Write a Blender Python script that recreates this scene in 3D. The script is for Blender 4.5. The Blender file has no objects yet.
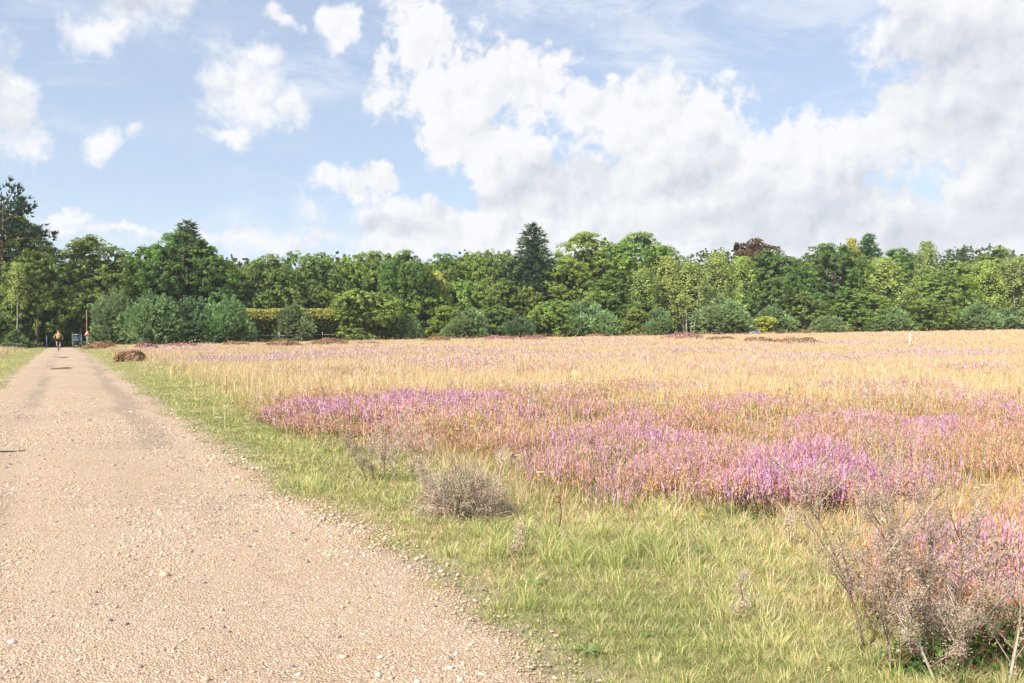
import bpy, math, random
import numpy as np
from math import radians, sin, cos, pi

rng = np.random.default_rng(7)
random.seed(7)
scene = bpy.context.scene
COL = scene.collection
F = 825.0            # focal length in pixels of the photograph
HZ = 335.0           # horizon row
CAMZ = 1.62

# ------------------------------------------------------------------ noise
def vnoise(x, y, seed=0):
    x = np.asarray(x, float); y = np.asarray(y, float)
    xi = np.floor(x); yi = np.floor(y); xf = x - xi; yf = y - yi
    def h(a, b):
        v = np.sin(a * 127.1 + b * 311.7 + seed * 74.7) * 43758.5453
        return v - np.floor(v)
    u = xf * xf * (3 - 2 * xf); v = yf * yf * (3 - 2 * yf)
    return (h(xi, yi) * (1 - u) + h(xi + 1, yi) * u) * (1 - v) + (h(xi, yi + 1) * (1 - u) + h(xi + 1, yi + 1) * u) * v

def fbm(x, y, seed=0, o=4):
    s = 0; a = 0.5; t = 0
    for i in range(o):
        s = s + a * vnoise(np.asarray(x) * 2 ** i, np.asarray(y) * 2 ** i, seed + i * 3.3); t += a; a *= 0.55
    return s / t

def sstep(a, b, x):
    t = np.clip((np.asarray(x, float) - a) / (b - a), 0, 1)
    return t * t * (3 - 2 * t)

# ------------------------------------------------------------------ terrain
def terr(X, Y):
    X = np.asarray(X, float); Y = np.asarray(Y, float)
    s = sstep(12, 120, Y)
    return s * (1.05 + 0.0165 * np.clip(X, -62, 120))

def path_r(Y): return -0.5570 * np.asarray(Y, float) + 2.20
def path_l(Y): return -0.5396 * np.asarray(Y, float) - 1.805
def edge_wob(Y, s): return 0.45 * (fbm(np.asarray(Y) * 0.45, 3.1, s, 3) - 0.5) + 0.3 * (fbm(np.asarray(Y) * 1.9, 9.1, s + 5, 2) - 0.5)
def e_right(X, Y): return (np.asarray(X) - path_r(Y)) * 0.88 + edge_wob(Y, 2)
def e_left(X, Y): return (path_l(Y) - np.asarray(X)) * 0.88 + edge_wob(Y, 8)
def path_end(X, Y): return np.asarray(Y) < 112
def bumps(X, Y):
    e = np.maximum(e_right(X, Y), e_left(X, Y))
    k = sstep(0.1, 1.5, e)
    return k * (0.12 * (fbm(np.asarray(X) * 0.35, np.asarray(Y) * 0.35, 21, 3) - 0.5) + 0.05 * (fbm(np.asarray(X) * 1.3, np.asarray(Y) * 1.3, 31, 2) - 0.4))
def ground(X, Y): return terr(X, Y) + bumps(X, Y)

def to_px(X, Y):
    z = ground(X, Y)
    return 512 + F * X / Y, HZ - F * (z - CAMZ) / Y
def at_px(px, py):
    px = np.asarray(px, float); py = np.asarray(py, float)
    Y = CAMZ * F / np.maximum(py - HZ, 3)
    for _ in range(25):
        X = (px - 512) / F * Y
        Yn = (CAMZ - terr(X, Y)) * F / np.maximum(py - HZ, 0.8)
        Y = 0.5 * Y + 0.5 * np.clip(Yn, 1.5, 125)
    return (px - 512) / F * Y, Y
def zpx(py, Y): return CAMZ + (HZ - py) / F * Y

# ------------------------------------------------------------------ mesh builder
class MB:
    def __init__(s): s.v = []; s.c = []; s.q = []; s.t = []; s.n = 0
    def add(s, v, quads=None, tris=None, col=(1, 1, 1)):
        v = np.asarray(v, float).reshape(-1, 3)
        c = np.asarray(col, float)
        if c.ndim == 1: c = np.broadcast_to(c, (len(v), 3))
        s.v.append(v); s.c.append(c)
        if quads is not None and len(quads): s.q.append(np.asarray(quads, np.int64).reshape(-1, 4) + s.n)
        if tris is not None and len(tris): s.t.append(np.asarray(tris, np.int64).reshape(-1, 3) + s.n)
        s.n += len(v)
    def mesh(s, name, mat, smooth=False):
        v = np.concatenate(s.v); c = np.concatenate(s.c)
        q = np.concatenate(s.q) if s.q else np.zeros((0, 4), np.int64)
        t = np.concatenate(s.t) if s.t else np.zeros((0, 3), np.int64)
        me = bpy.data.meshes.new(name)
        me.vertices.add(len(v)); me.vertices.foreach_set('co', v.astype(np.float32).ravel())
        me.loops.add(q.size + t.size); me.polygons.add(len(q) + len(t))
        me.loops.foreach_set('vertex_index', np.concatenate([q.ravel(), t.ravel()]).astype(np.int32))
        ls = np.concatenate([np.arange(len(q)) * 4, q.size + np.arange(len(t)) * 3]).astype(np.int32)
        me.polygons.foreach_set('loop_start', ls)
        if smooth: me.polygons.foreach_set('use_smooth', np.ones(len(q) + len(t), bool))
        me.update(calc_edges=True)
        a = me.attributes.new('Col', 'FLOAT_COLOR', 'POINT')
        a.data.foreach_set('color', np.concatenate([c, np.ones((len(c), 1))], 1).astype(np.float32).ravel())
        me.materials.append(mat)
        return me
    def obj(s, name, mat, parent=None, smooth=False):
        return link(name, s.mesh(name, mat, smooth), parent)

def link(name, data, parent=None):
    o = bpy.data.objects.new(name, data); COL.objects.link(o)
    if parent is not None: o.parent = parent
    return o
def tag(o, label, cat, group=None, kind=None):
    o['label'] = label; o['category'] = cat
    if group: o['group'] = group
    if kind: o['kind'] = kind
    return o
def thing(name, label, cat, loc=(0, 0, 0), rotz=0, group=None):
    o = link(name, None); o.location = loc; o.rotation_euler = (0, 0, rotz)
    return tag(o, label, cat, group)

def tube(mb, pts, rad, n=6, col=(1, 1, 1), cap=True):
    pts = np.asarray(pts, float); m = len(pts)
    rad = np.broadcast_to(np.asarray(rad, float), (m,))
    d = np.gradient(pts, axis=0); d /= np.linalg.norm(d, axis=1, keepdims=True) + 1e-9
    ref = np.array([0, 0, 1.0]) if abs(d[:, 2]).mean() < 0.8 else np.array([1.0, 0, 0])
    a = np.cross(d, ref); a /= np.linalg.norm(a, axis=1, keepdims=True) + 1e-9
    b = np.cross(d, a)
    th = np.arange(n) / n * 2 * pi
    v = pts[:, None, :] + rad[:, None, None] * (np.cos(th)[None, :, None] * a[:, None, :] + np.sin(th)[None, :, None] * b[:, None, :])
    q = []
    for i in range(m - 1):
        for j in range(n):
            k = (j + 1) % n
            q.append((i * n + j, i * n + k, (i + 1) * n + k, (i + 1) * n + j))
    t = []
    vv = v.reshape(-1, 3)
    if cap:
        vv = np.concatenate([vv, pts[:1], pts[-1:]])
        for j in range(n):
            k = (j + 1) % n
            t.append((m * n, k, j)); t.append((m * n + 1, (m - 1) * n + j, (m - 1) * n + k))
    mb.add(vv, q, t, col)

def box(mb, c, s, col=(1, 1, 1), bev=0.0):
    c = np.asarray(c, float); h = np.asarray(s, float) / 2
    v = np.array([[x, y, z] for x in (-1, 1) for y in (-1, 1) for z in (-1, 1)], float) * h + c
    q = [(0, 1, 3, 2), (4, 6, 7, 5), (0, 4, 5, 1), (2, 3, 7, 6), (0, 2, 6, 4), (1, 5, 7, 3)]
    mb.add(v, q, None, col)

def unit(v): return v / (np.linalg.norm(v, axis=-1, keepdims=True) + 1e-9)
def rdir(n): return unit(rng.normal(size=(n, 3)))

def cards(mb, pos, nrm, size, col, asp=1.0, up=None):
    """irregular leaf-clump faces: one rhomboid quad per position"""
    n = len(pos); nrm = unit(nrm)
    r = rdir(n) if up is None else up
    a = unit(np.cross(nrm, r)); b = np.cross(nrm, a)
    size = np.broadcast_to(np.asarray(size, float), (n,))[:, None]
    k = rng.uniform(0.6, 1.2, (n, 4, 1))
    v = np.stack([pos + a * size * 0.5 * k[:, 0], pos + b * size * 0.5 * asp * k[:, 1],
                  pos - a * size * 0.5 * k[:, 2], pos - b * size * 0.5 * asp * k[:, 3]], 1)
    q = np.arange(4 * n).reshape(n, 4)
    mb.add(v, q, None, np.repeat(col, 4, 0))

def blades(mb, P, h, w, lean, az, c0, c1, seg=2, face=None):
    """grass blades; P base points, lean = horizontal tip offset, az = lean azimuth"""
    n = len(P)
    if n == 0: return
    fa = rng.uniform(0, 2 * pi, n) if face is None else face
    s = np.stack([np.cos(fa), np.sin(fa), np.zeros(n)], 1) * (w * 0.5)[:, None]
    L = np.stack([np.cos(az), np.sin(az), np.zeros(n)], 1) * lean[:, None]
    up = np.array([0, 0, 1.0])
    if seg == 2:
        mid = P + L * 0.3 + up * (h * 0.6)[:, None]
        tip = P + L + up * h[:, None]
        v = np.stack([P - s, P + s, mid + s * 0.8, mid - s * 0.8, tip], 1)
        b = np.arange(n)[:, None] * 5
        cm = c0 * 0.4 + c1 * 0.6
        mb.add(v, b + np.array([[0, 1, 2, 3]]), b + np.array([[3, 2, 4]]), np.stack([c0, c0, cm, cm, c1], 1).reshape(-1, 3))
    else:
        v = np.stack([P - s, P + s, P + L + up * h[:, None]], 1)
        b = np.arange(n)[:, None] * 3
        mb.add(v, None, b + np.array([[0, 1, 2]]), np.stack([c0, c0, c1], 1).reshape(-1, 3))

def pick(pal, n, jit=0.18):
    pal = np.asarray(pal, float)
    c = pal[rng.integers(0, len(pal), n)]
    return c * (1 + jit * rng.normal(size=(n, 1))).clip(0.5, 1.6) * (1 + 0.06 * rng.normal(size=(n, 3)))

# ------------------------------------------------------------------ materials
def mat(name):
    m = bpy.data.materials.new(name); m.use_nodes = True
    nt = m.node_tree; nt.nodes.clear()
    out = nt.nodes.new('ShaderNodeOutputMaterial')
    return m, nt, out
def N(nt, t, **k):
    n = nt.nodes.new(t)
    for a, b in k.items(): setattr(n, a, b)
    return n

def foliage(name, trans=0.3, rough=0.65, spec=0.2, noise=0.0):
    m, nt, out = mat(name)
    at = N(nt, 'ShaderNodeAttribute', attribute_name='Col')
    oi = N(nt, 'ShaderNodeObjectInfo')
    mx = N(nt, 'ShaderNodeMix', data_type='RGBA', blend_type='MULTIPLY'); mx.inputs[0].default_value = 1
    nt.links.new(at.outputs['Color'], mx.inputs[6]); nt.links.new(oi.outputs['Color'], mx.inputs[7])
    p = N(nt, 'ShaderNodeBsdfPrincipled'); p.inputs['Roughness'].default_value = rough
    p.inputs['Specular IOR Level'].default_value = spec
    nt.links.new(mx.outputs[2], p.inputs['Base Color'])
    if trans > 0:
        tr = N(nt, 'ShaderNodeBsdfTranslucent'); nt.links.new(mx.outputs[2], tr.inputs['Color'])
        ms = N(nt, 'ShaderNodeMixShader'); ms.inputs[0].default_value = trans
        nt.links.new(p.outputs[0], ms.inputs[1]); nt.links.new(tr.outputs[0], ms.inputs[2])
        nt.links.new(ms.outputs[0], out.inputs[0])
    else:
        nt.links.new(p.outputs[0], out.inputs[0])
    return m

def plain(name, col, rough=0.6, spec=0.4, metal=0.0, var=0.15, scale=8):
    m, nt, out = mat(name)
    p = N(nt, 'ShaderNodeBsdfPrincipled'); p.inputs['Roughness'].default_value = rough
    p.inputs['Specular IOR Level'].default_value = spec; p.inputs['Metallic'].default_value = metal
    tc = N(nt, 'ShaderNodeTexCoord')
    no = N(nt, 'ShaderNodeTexNoise'); no.inputs['Scale'].default_value = scale; no.inputs['Detail'].default_value = 6
    nt.links.new(tc.outputs['Object'], no.inputs['Vector'])
    r = N(nt, 'ShaderNodeValToRGB')
    r.color_ramp.elements[0].position = 0.3; r.color_ramp.elements[1].position = 0.7
    r.color_ramp.elements[0].color = tuple(x * (1 - var) for x in col) + (1,)
    r.color_ramp.elements[1].color = tuple(min(1, x * (1 + var)) for x in col) + (1,)
    nt.links.new(no.outputs['Fac'], r.inputs[0]); nt.links.new(r.outputs[0], p.inputs['Base Color'])
    bp = N(nt, 'ShaderNodeBump'); bp.inputs['Strength'].default_value = 0.3; bp.inputs['Distance'].default_value = 0.02
    nt.links.new(no.outputs['Fac'], bp.inputs['Height']); nt.links.new(bp.outputs[0], p.inputs['Normal'])
    nt.links.new(p.outputs[0], out.inputs[0])
    return m

M_leaf = foliage('leaf', 0.42)
M_needle = foliage('needle', 0.28, 0.7)
M_grass = foliage('grass_blade', 0.35, 0.7, 0.15)
M_heather = foliage('heather_flower', 0.25, 0.8, 0.1)
M_dry = foliage('dry_stalk', 0.12, 0.85, 0.1)
M_stone = foliage('stone', 0.0, 0.9, 0.2)
M_bark = plain('bark', (0.13, 0.095, 0.07), 0.9, 0.1, 0, 0.35, 5)
M_birch = plain('birch_bark', (0.52, 0.47, 0.42), 0.8, 0.2, 0, 0.3, 4)

def ground_mat():
    m, nt, out = mat('heath_soil')
    p = N(nt, 'ShaderNodeBsdfPrincipled'); p.inputs['Roughness'].default_value = 0.95; p.inputs['Specular IOR Level'].default_value = 0.1
    tc = N(nt, 'ShaderNodeTexCoord')
    at = N(nt, 'ShaderNodeAttribute', attribute_name='Col')
    n1 = N(nt, 'ShaderNodeTexNoise'); n1.inputs['Scale'].default_value = 14; n1.inputs['Detail'].default_value = 8; n1.inputs['Roughness'].default_value = 0.7
    n2 = N(nt, 'ShaderNodeTexNoise'); n2.inputs['Scale'].default_value = 1.1; n2.inputs['Detail'].default_value = 5
    for n in (n1, n2): nt.links.new(tc.outputs['Object'], n.inputs['Vector'])
    mr = N(nt, 'ShaderNodeMapRange'); mr.inputs[1].default_value = 0.3; mr.inputs[2].default_value = 0.7; mr.inputs[3].default_value = 0.55; mr.inputs[4].default_value = 1.35
    nt.links.new(n1.outputs['Fac'], mr.inputs[0])
    mr2 = N(nt, 'ShaderNodeMapRange'); mr2.inputs[1].default_value = 0.3; mr2.inputs[2].default_value = 0.7; mr2.inputs[3].default_value = 0.8; mr2.inputs[4].default_value = 1.15
    nt.links.new(n2.outputs['Fac'], mr2.inputs[0])
    mm = N(nt, 'ShaderNodeMath', operation='MULTIPLY'); nt.links.new(mr.outputs[0], mm.inputs[0]); nt.links.new(mr2.outputs[0], mm.inputs[1])
    vm = N(nt, 'ShaderNodeVectorMath', operation='SCALE'); nt.links.new(at.outputs['Color'], vm.inputs[0]); nt.links.new(mm.outputs[0], vm.inputs['Scale'])
    nt.links.new(vm.outputs[0], p.inputs['Base Color'])
    bp = N(nt, 'ShaderNodeBump'); bp.inputs['Strength'].default_value = 0.8; bp.inputs['Distance'].default_value = 0.04
    nt.links.new(n1.outputs['Fac'], bp.inputs['Height']); nt.links.new(bp.outputs[0], p.inputs['Normal'])
    nt.links.new(p.outputs[0], out.inputs[0])
    return m

def path_mat():
    m, nt, out = mat('gravel_surface')
    L = nt.links.new
    p = N(nt, 'ShaderNodeBsdfPrincipled'); p.inputs['Roughness'].default_value = 0.95; p.inputs['Specular IOR Level'].default_value = 0.12
    tc = N(nt, 'ShaderNodeTexCoord')
    def noise(s, d=6, r=0.6):
        n = N(nt, 'ShaderNodeTexNoise'); n.inputs['Scale'].default_value = s; n.inputs['Detail'].default_value = d; n.inputs['Roughness'].default_value = r
        L(tc.outputs['Object'], n.inputs['Vector']); return n.outputs['Fac']
    def ramp(f, stops):
        r = N(nt, 'ShaderNodeValToRGB'); el = r.color_ramp.elements
        while len(el) < len(stops): el.new(0.5)
        for e, (po, c) in zip(el, stops): e.position = po; e.color = tuple(c) + (1,)
        L(f, r.inputs[0]); return r.outputs[0]
    def mix(f, a, b, mode='MIX'):
        x = N(nt, 'ShaderNodeMix', data_type='RGBA', blend_type=mode)
        if isinstance(f, float): x.inputs[0].default_value = f
        else: L(f, x.inputs[0])
        L(a, x.inputs[6]); L(b, x.inputs[7]); return x.outputs[2]
    # sand body
    base = ramp(noise(0.55, 6, 0.65), [(0.3, (0.42, 0.285, 0.18)), (0.5, (0.455, 0.325, 0.218)), (0.7, (0.475, 0.36, 0.255))])
    # wheel-worn greyer patches with a scatter of darker grit (shape of their own)
    mpn = N(nt, 'ShaderNodeMapping'); mpn.vector_type = 'TEXTURE'; mpn.inputs['Rotation'].default_value = (0, 0, radians(28.5)); mpn.inputs['Scale'].default_value = (.8, 4.5, 1)
    L(tc.outputs['Object'], mpn.inputs[0])
    nw = N(nt, 'ShaderNodeTexNoise'); nw.inputs['Scale'].default_value = 0.9; nw.inputs['Detail'].default_value = 7; nw.inputs['Roughness'].default_value = 0.68
    L(mpn.outputs[0], nw.inputs['Vector'])
    pa = N(nt, 'ShaderNodeAttribute', attribute_name='Col')
    ps = N(nt, 'ShaderNodeSeparateColor'); L(pa.outputs['Color'], ps.inputs[0])
    a1 = N(nt, 'ShaderNodeMath', operation='MULTIPLY_ADD'); L(noise(7, 6, .7), a1.inputs[0]); a1.inputs[1].default_value = 1.5; L(ps.outputs[0], a1.inputs[2])
    a2 = N(nt, 'ShaderNodeMath', operation='MULTIPLY_ADD'); L(nw.outputs['Fac'], a2.inputs[0]); a2.inputs[1].default_value = .9; L(a1.outputs[0], a2.inputs[2])
    worn = ramp(a2.outputs[0], [(0.0, (0, 0, 0)), (1.0, (1, 1, 1))])
    a3 = N(nt, 'ShaderNodeMapRange'); L(a2.outputs[0], a3.inputs[0]); a3.inputs[1].default_value = 1.34; a3.inputs[2].default_value = 1.95
    worn = a3.outputs[0]
    grey = ramp(noise(9, 5, 0.7), [(0.35, (0.17, 0.13, 0.09)), (0.65, (0.36, 0.28, 0.20))])
    base = mix(worn, base, grey)
    # small stones
    vo = N(nt, 'ShaderNodeTexVoronoi'); vo.inputs['Scale'].default_value = 85; vo.inputs['Randomness'].default_value = 1
    L(tc.outputs['Object'], vo.inputs['Vector'])
    sp = N(nt, 'ShaderNodeSeparateColor'); L(vo.outputs['Color'], sp.inputs[0])
    stone = ramp(sp.outputs[0], [(0.0, (0.16, 0.14, 0.125)), (0.15, (0.40, 0.305, 0.225)), (0.5, (0.51, 0.385, 0.28)), (0.8, (0.60, 0.485, 0.375)), (1.0, (0.68, 0.61, 0.54))])
    ms = ramp(sp.outputs[1], [(0.45, (0, 0, 0)), (0.5, (1, 1, 1))])
    base = mix(ms, base, mix(0.65, base, stone))
    vo2 = N(nt, 'ShaderNodeTexVoronoi'); vo2.inputs['Scale'].default_value = 240
    L(tc.outputs['Object'], vo2.inputs['Vector'])
    sp2 = N(nt, 'ShaderNodeSeparateColor'); L(vo2.outputs['Color'], sp2.inputs[0])
    base = mix(1.0, base, ramp(sp2.outputs[0], [(0, (0.62, 0.6, 0.58)), (0.25, (0.95, 0.94, 0.93)), (1, (1.0, 1.0, 1.0))]), 'MULTIPLY')
    L(base, p.inputs['Base Color'])
    bp = N(nt, 'ShaderNodeBump'); bp.inputs['Strength'].default_value = 0.9; bp.inputs['Distance'].default_value = 0.010; bp.invert = True
    L(vo.outputs['Distance'], bp.inputs['Height'])
    bp2 = N(nt, 'ShaderNodeBump'); bp2.inputs['Strength'].default_value = 0.6; bp2.inputs['Distance'].default_value = 0.03
    L(noise(5, 8, 0.65), bp2.inputs['Height']); L(bp.outputs[0], bp2.inputs['Normal'])
    L(bp2.outputs[0], p.inputs['Normal']); L(p.outputs[0], out.inputs[0])
    return m

# ------------------------------------------------------------------ zones (which plants grow where on the heath)
# ground positions of heather patches as they lie on the heath: (px, py, rx, ry, strength) at the plants' feet
HEATHER_NEAR = [
 (812, 506, 86, 14, 1.0), (985, 588, 85, 34, .75), (690, 484, 52, 15, .7), (622, 456, 88, 12, 1.0), (652, 434, 62, 8, .85),
 (312, 420, 42, 9, .95), (382, 427, 46, 8, .8), (440, 410, 115, 7, 1.0), (490, 427, 70, 7, .6), (746, 413, 46, 6, .95),
 (852, 432, 66, 10, .8), (945, 439, 85, 9, .9), (1010, 424, 60, 9, .75)]
HEATHER_FAR = [(250, 362, 75, 3.2, .7), (335, 357, 70, 2.2, .7), (450, 366, 70, 4, .5), (330, 376, 60, 4, .35), (510, 373, 80, 4, .5),
 (700, 353, 70, 2.2, .6), (820, 361, 70, 3, .6), (945, 356, 80, 3, .7), (985, 372, 60, 4, .6), (885, 393, 70, 5, .5), (600, 360, 70, 3, .5),
 (865, 345, 90, 2, .5), (560, 397, 70, 5, .6), (400, 351, 90, 2, .5), (600, 347, 90, 1.8, .35), (20, 363, 25, 4, .4), (760, 378, 60, 3, .3), (960, 405, 80, 5, .45),
 (650, 393, 60, 4, .5), (180, 352, 40, 1.6, .6), (500, 355, 80, 2, .5), (720, 470, 60, 9, .35), (900, 460, 90, 10, .3)]
RUST = [(520, 430, 190, 28, 1), (800, 446, 280, 34, 1), (650, 478, 110, 26, 1), (900, 478, 170, 28, .95), (400, 416, 130, 16, .8), (1000, 460, 100, 40, .8), (560, 412, 90, 10, .9), (640, 505, 60, 12, .4), (990, 560, 70, 40, .7)]
def ell(px, py, L, soft=0.5):
    r = np.zeros(np.shape(px))
    for (cx, cy, rx, ry, s) in L:
        d = np.sqrt(((px - cx) / rx) ** 2 + ((py - cy) / ry) ** 2)
        r = np.maximum(r, s * sstep(1 + soft, 1 - soft, d))
    return r
def zones(X, Y):
    px, py = to_px(X, Y)
    wob = fbm(X * 0.6, Y * 0.6, 41, 3) - 0.5
    pyw = py + wob * (py - HZ) * 0.12; pxw = px + 40 * (fbm(X * 0.3, Y * 0.3, 47, 3) - 0.5)
    e = np.maximum(e_right(X, Y), e_left(X, Y))
    green = sstep(5.0, 1.7, e + 2.6 * (fbm(X * 0.5, Y * 0.5, 51, 3) - 0.5))
    green = np.maximum(green, 0.8 * ell(pxw, pyw, [(720, 428, 60, 8, 1), (930, 492, 40, 10, .7), (1000, 480, 40, 8, .5)]))
    heath = np.maximum(ell(pxw, pyw, HEATHER_FAR), ell(pxw, pyw, HEATHER_NEAR))
    rust = ell(pxw, pyw, RUST)
    return px, py, e, green, heath, rust

# ------------------------------------------------------------------ ground + path
def graded(lo, hi, fine0, fine1, step, k=1.09):
    c = list(np.arange(fine0, fine1 + 1e-6, step)); s = step
    x = fine1
    while x < hi: s *= k; x += s; c.append(x)
    x = fine0; s = step; l = []
    while x > lo: s *= k; x -= s; l.append(x)
    return np.array(l[::-1] + c)
gx = graded(-2500, 2500, -22, 14, 0.22, 1.07); gy = graded(-400, 3500, 0, 30, 0.22, 1.06)
GX, GY = np.meshgrid(gx, gy, indexing='ij')
GZ = ground(GX, GY)
inside = (np.minimum(-e_right(GX, GY), -e_left(GX, GY)) > -0.05) & (GY < 118)
# keep the sheet under the gravel so that the path lies on it
core = (GX < path_r(GY) - 0.1) & (GX > path_l(GY) + 0.1) & (GY < 118)
GZ = GZ - 0.06 * core
_, _, Ge, Ggreen, Gheath, Grust = zones(GX, np.maximum(GY, 2.0))
cg = np.array([0.27, 0.24, 0.10]); cd = np.array([0.48, 0.36, 0.19]); cr = np.array([0.17, 0.12, 0.055]); ch = np.array([0.13, 0.11, 0.05])
Gc = cd + (cr - cd) * Grust[..., None] * .8
Gc = Gc + (ch - Gc) * Gheath[..., None] * .8
Gc = Gc + (cg - Gc) * Ggreen[..., None]
verge = np.array([0.40, 0.315, 0.225])
kk = (sstep(0.75, 0.2, Ge + 0.8 * (fbm(GX * 2.2, GY * 2.2, 61, 3) - 0.5)) * (GY < 110))[..., None]
Gc = Gc + (verge - Gc) * kk
wood = sstep(100, 108, GY)[..., None] * np.array([1.0])
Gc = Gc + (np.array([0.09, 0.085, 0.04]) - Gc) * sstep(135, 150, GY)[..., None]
nx, ny = GX.shape
idx = np.arange(nx * ny).reshape(nx, ny)
quads = np.stack([idx[:-1, :-1], idx[1:, :-1], idx[1:, 1:], idx[:-1, 1:]], -1).reshape(-1, 4)
mb = MB(); mb.add(np.stack([GX, GY, GZ], -1), quads, None, Gc.reshape(-1, 3))
g = mb.obj('ground', ground_mat(), None, True)
tag(g, 'heath ground of dry litter and short turf under the grasses', 'ground', kind='structure')

M_path = path_mat()
def worn(X, Y):
    u = X + .5396 * Y
    a = np.exp(-((u - 1.35 - .25 * (fbm(Y * .5, 2.2, 201, 3) - .5)) / .26) ** 2) * (.30 + .70 * sstep(.38, .60, fbm(Y * .45, u * .5, 203, 3)))
    b = .7 * np.exp(-((u + .75 - .3 * (fbm(Y * .5, 7.2, 205, 3) - .5)) / .24) ** 2) * (.25 + .75 * sstep(.44, .62, fbm(Y * .4, u * .5 + 9, 207, 3)))
    return np.clip(np.maximum(a, b) + .25 * sstep(.56, .7, fbm(X * .8, Y * .5, 209, 4)), 0, 1)
def path_z(X, Y):
    t = (X - path_l(Y)) / 4.025
    rut = 0.03 * (np.exp(-((t - 0.28) / 0.09) ** 2) + np.exp(-((t - 0.72) / 0.09) ** 2))
    return terr(X, Y) + 0.012 - rut * 0.6 + 0.018 * (fbm(X * 1.3, Y * 0.9, 71, 4) - 0.5)
def make_path():
    ys = np.concatenate([np.arange(-12, 40, 0.25), np.arange(40, 118, 0.75)])
    nc = 26
    V = []
    for y in ys:
        r = path_r(y) - edge_wob(y, 2) / 0.88 + .30 + .55 * (float(fbm(y * 2.6, 4.4, 12, 3)) - .5); l = path_l(y) + edge_wob(y, 8) / 0.88 - .30 - .55 * (float(fbm(y * 2.6, 8.4, 13, 3)) - .5)
        for i in range(nc + 1):
            t = i / nc
            V.append((l + (r - l) * t, y, t))
    V = np.array(V)
    t = V[:, 2]
    X, Y = V[:, 0], V[:, 1]
    # two shallow wheel ruts and a crumbling edge
    z = path_z(X, Y)
    z = z + bumps(X, Y) - 0.03 * (sstep(0.06, 0.0, t) + sstep(0.94, 1.0, t))
    n = len(ys); ix = np.arange(n * (nc + 1)).reshape(n, nc + 1)
    q = np.stack([ix[:-1, :-1], ix[:-1, 1:], ix[1:, 1:], ix[1:, :-1]], -1).reshape(-1, 4)
    wm = worn(X, Y)
    mb = MB(); mb.add(np.stack([X, Y, z], 1), q, None, np.stack([wm, wm, wm], 1))
    o = mb.obj('path', M_path, None, True)
    tag(o, 'straight pinkish sandy gravel track running into the wood', 'path', kind='structure')
make_path()

# loose stones on the track
ICO_V = []
_p = (1 + 5 ** .5) / 2
for s1 in (-1, 1):
    for s2 in (-1, 1):
        ICO_V += [(0, s1, s2 * _p), (s1, s2 * _p, 0), (s2 * _p, 0, s1)]
ICO_V = unit(np.array(ICO_V, float))
def _icof():
    f = []
    n = 12
    d = np.linalg.norm(ICO_V[:, None] - ICO_V[None], axis=-1)
    m = d[d > 0.1].min() * 1.05
    for i in range(n):
        for j in range(i + 1, n):
            for k in range(j + 1, n):
                if d[i, j] < m and d[j, k] < m and d[i, k] < m:
                    a, b, c = ICO_V[i], ICO_V[j], ICO_V[k]
                    f.append((i, j, k) if np.dot(np.cross(b - a, c - a), a) > 0 else (i, k, j))
    return np.array(f)
ICO_F = _icof()
def stones(mb, P, size, col, flat=0.6):
    n = len(P)
    v = ICO_V[None] * (1 + 0.22 * rng.normal(size=(n, 12, 1)))
    s = size[:, None, None] * np.stack([rng.uniform(.7, 1.25, n), rng.uniform(.7, 1.25, n), rng.uniform(.35, .8, n) * flat / .6], 1)[:, None, :]
    v = v * s
    a = rng.uniform(0, 2 * pi, n); ca, sa = np.cos(a)[:, None], np.sin(a)[:, None]
    v = np.stack([v[..., 0] * ca - v[..., 1] * sa, v[..., 0] * sa + v[..., 1] * ca, v[..., 2]], -1) + P[:, None, :]
    b = np.arange(n)[:, None, None] * 12
    mb.add(v, None, (b + ICO_F[None]).reshape(-1, 3), np.repeat(col, 12, 0))

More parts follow.
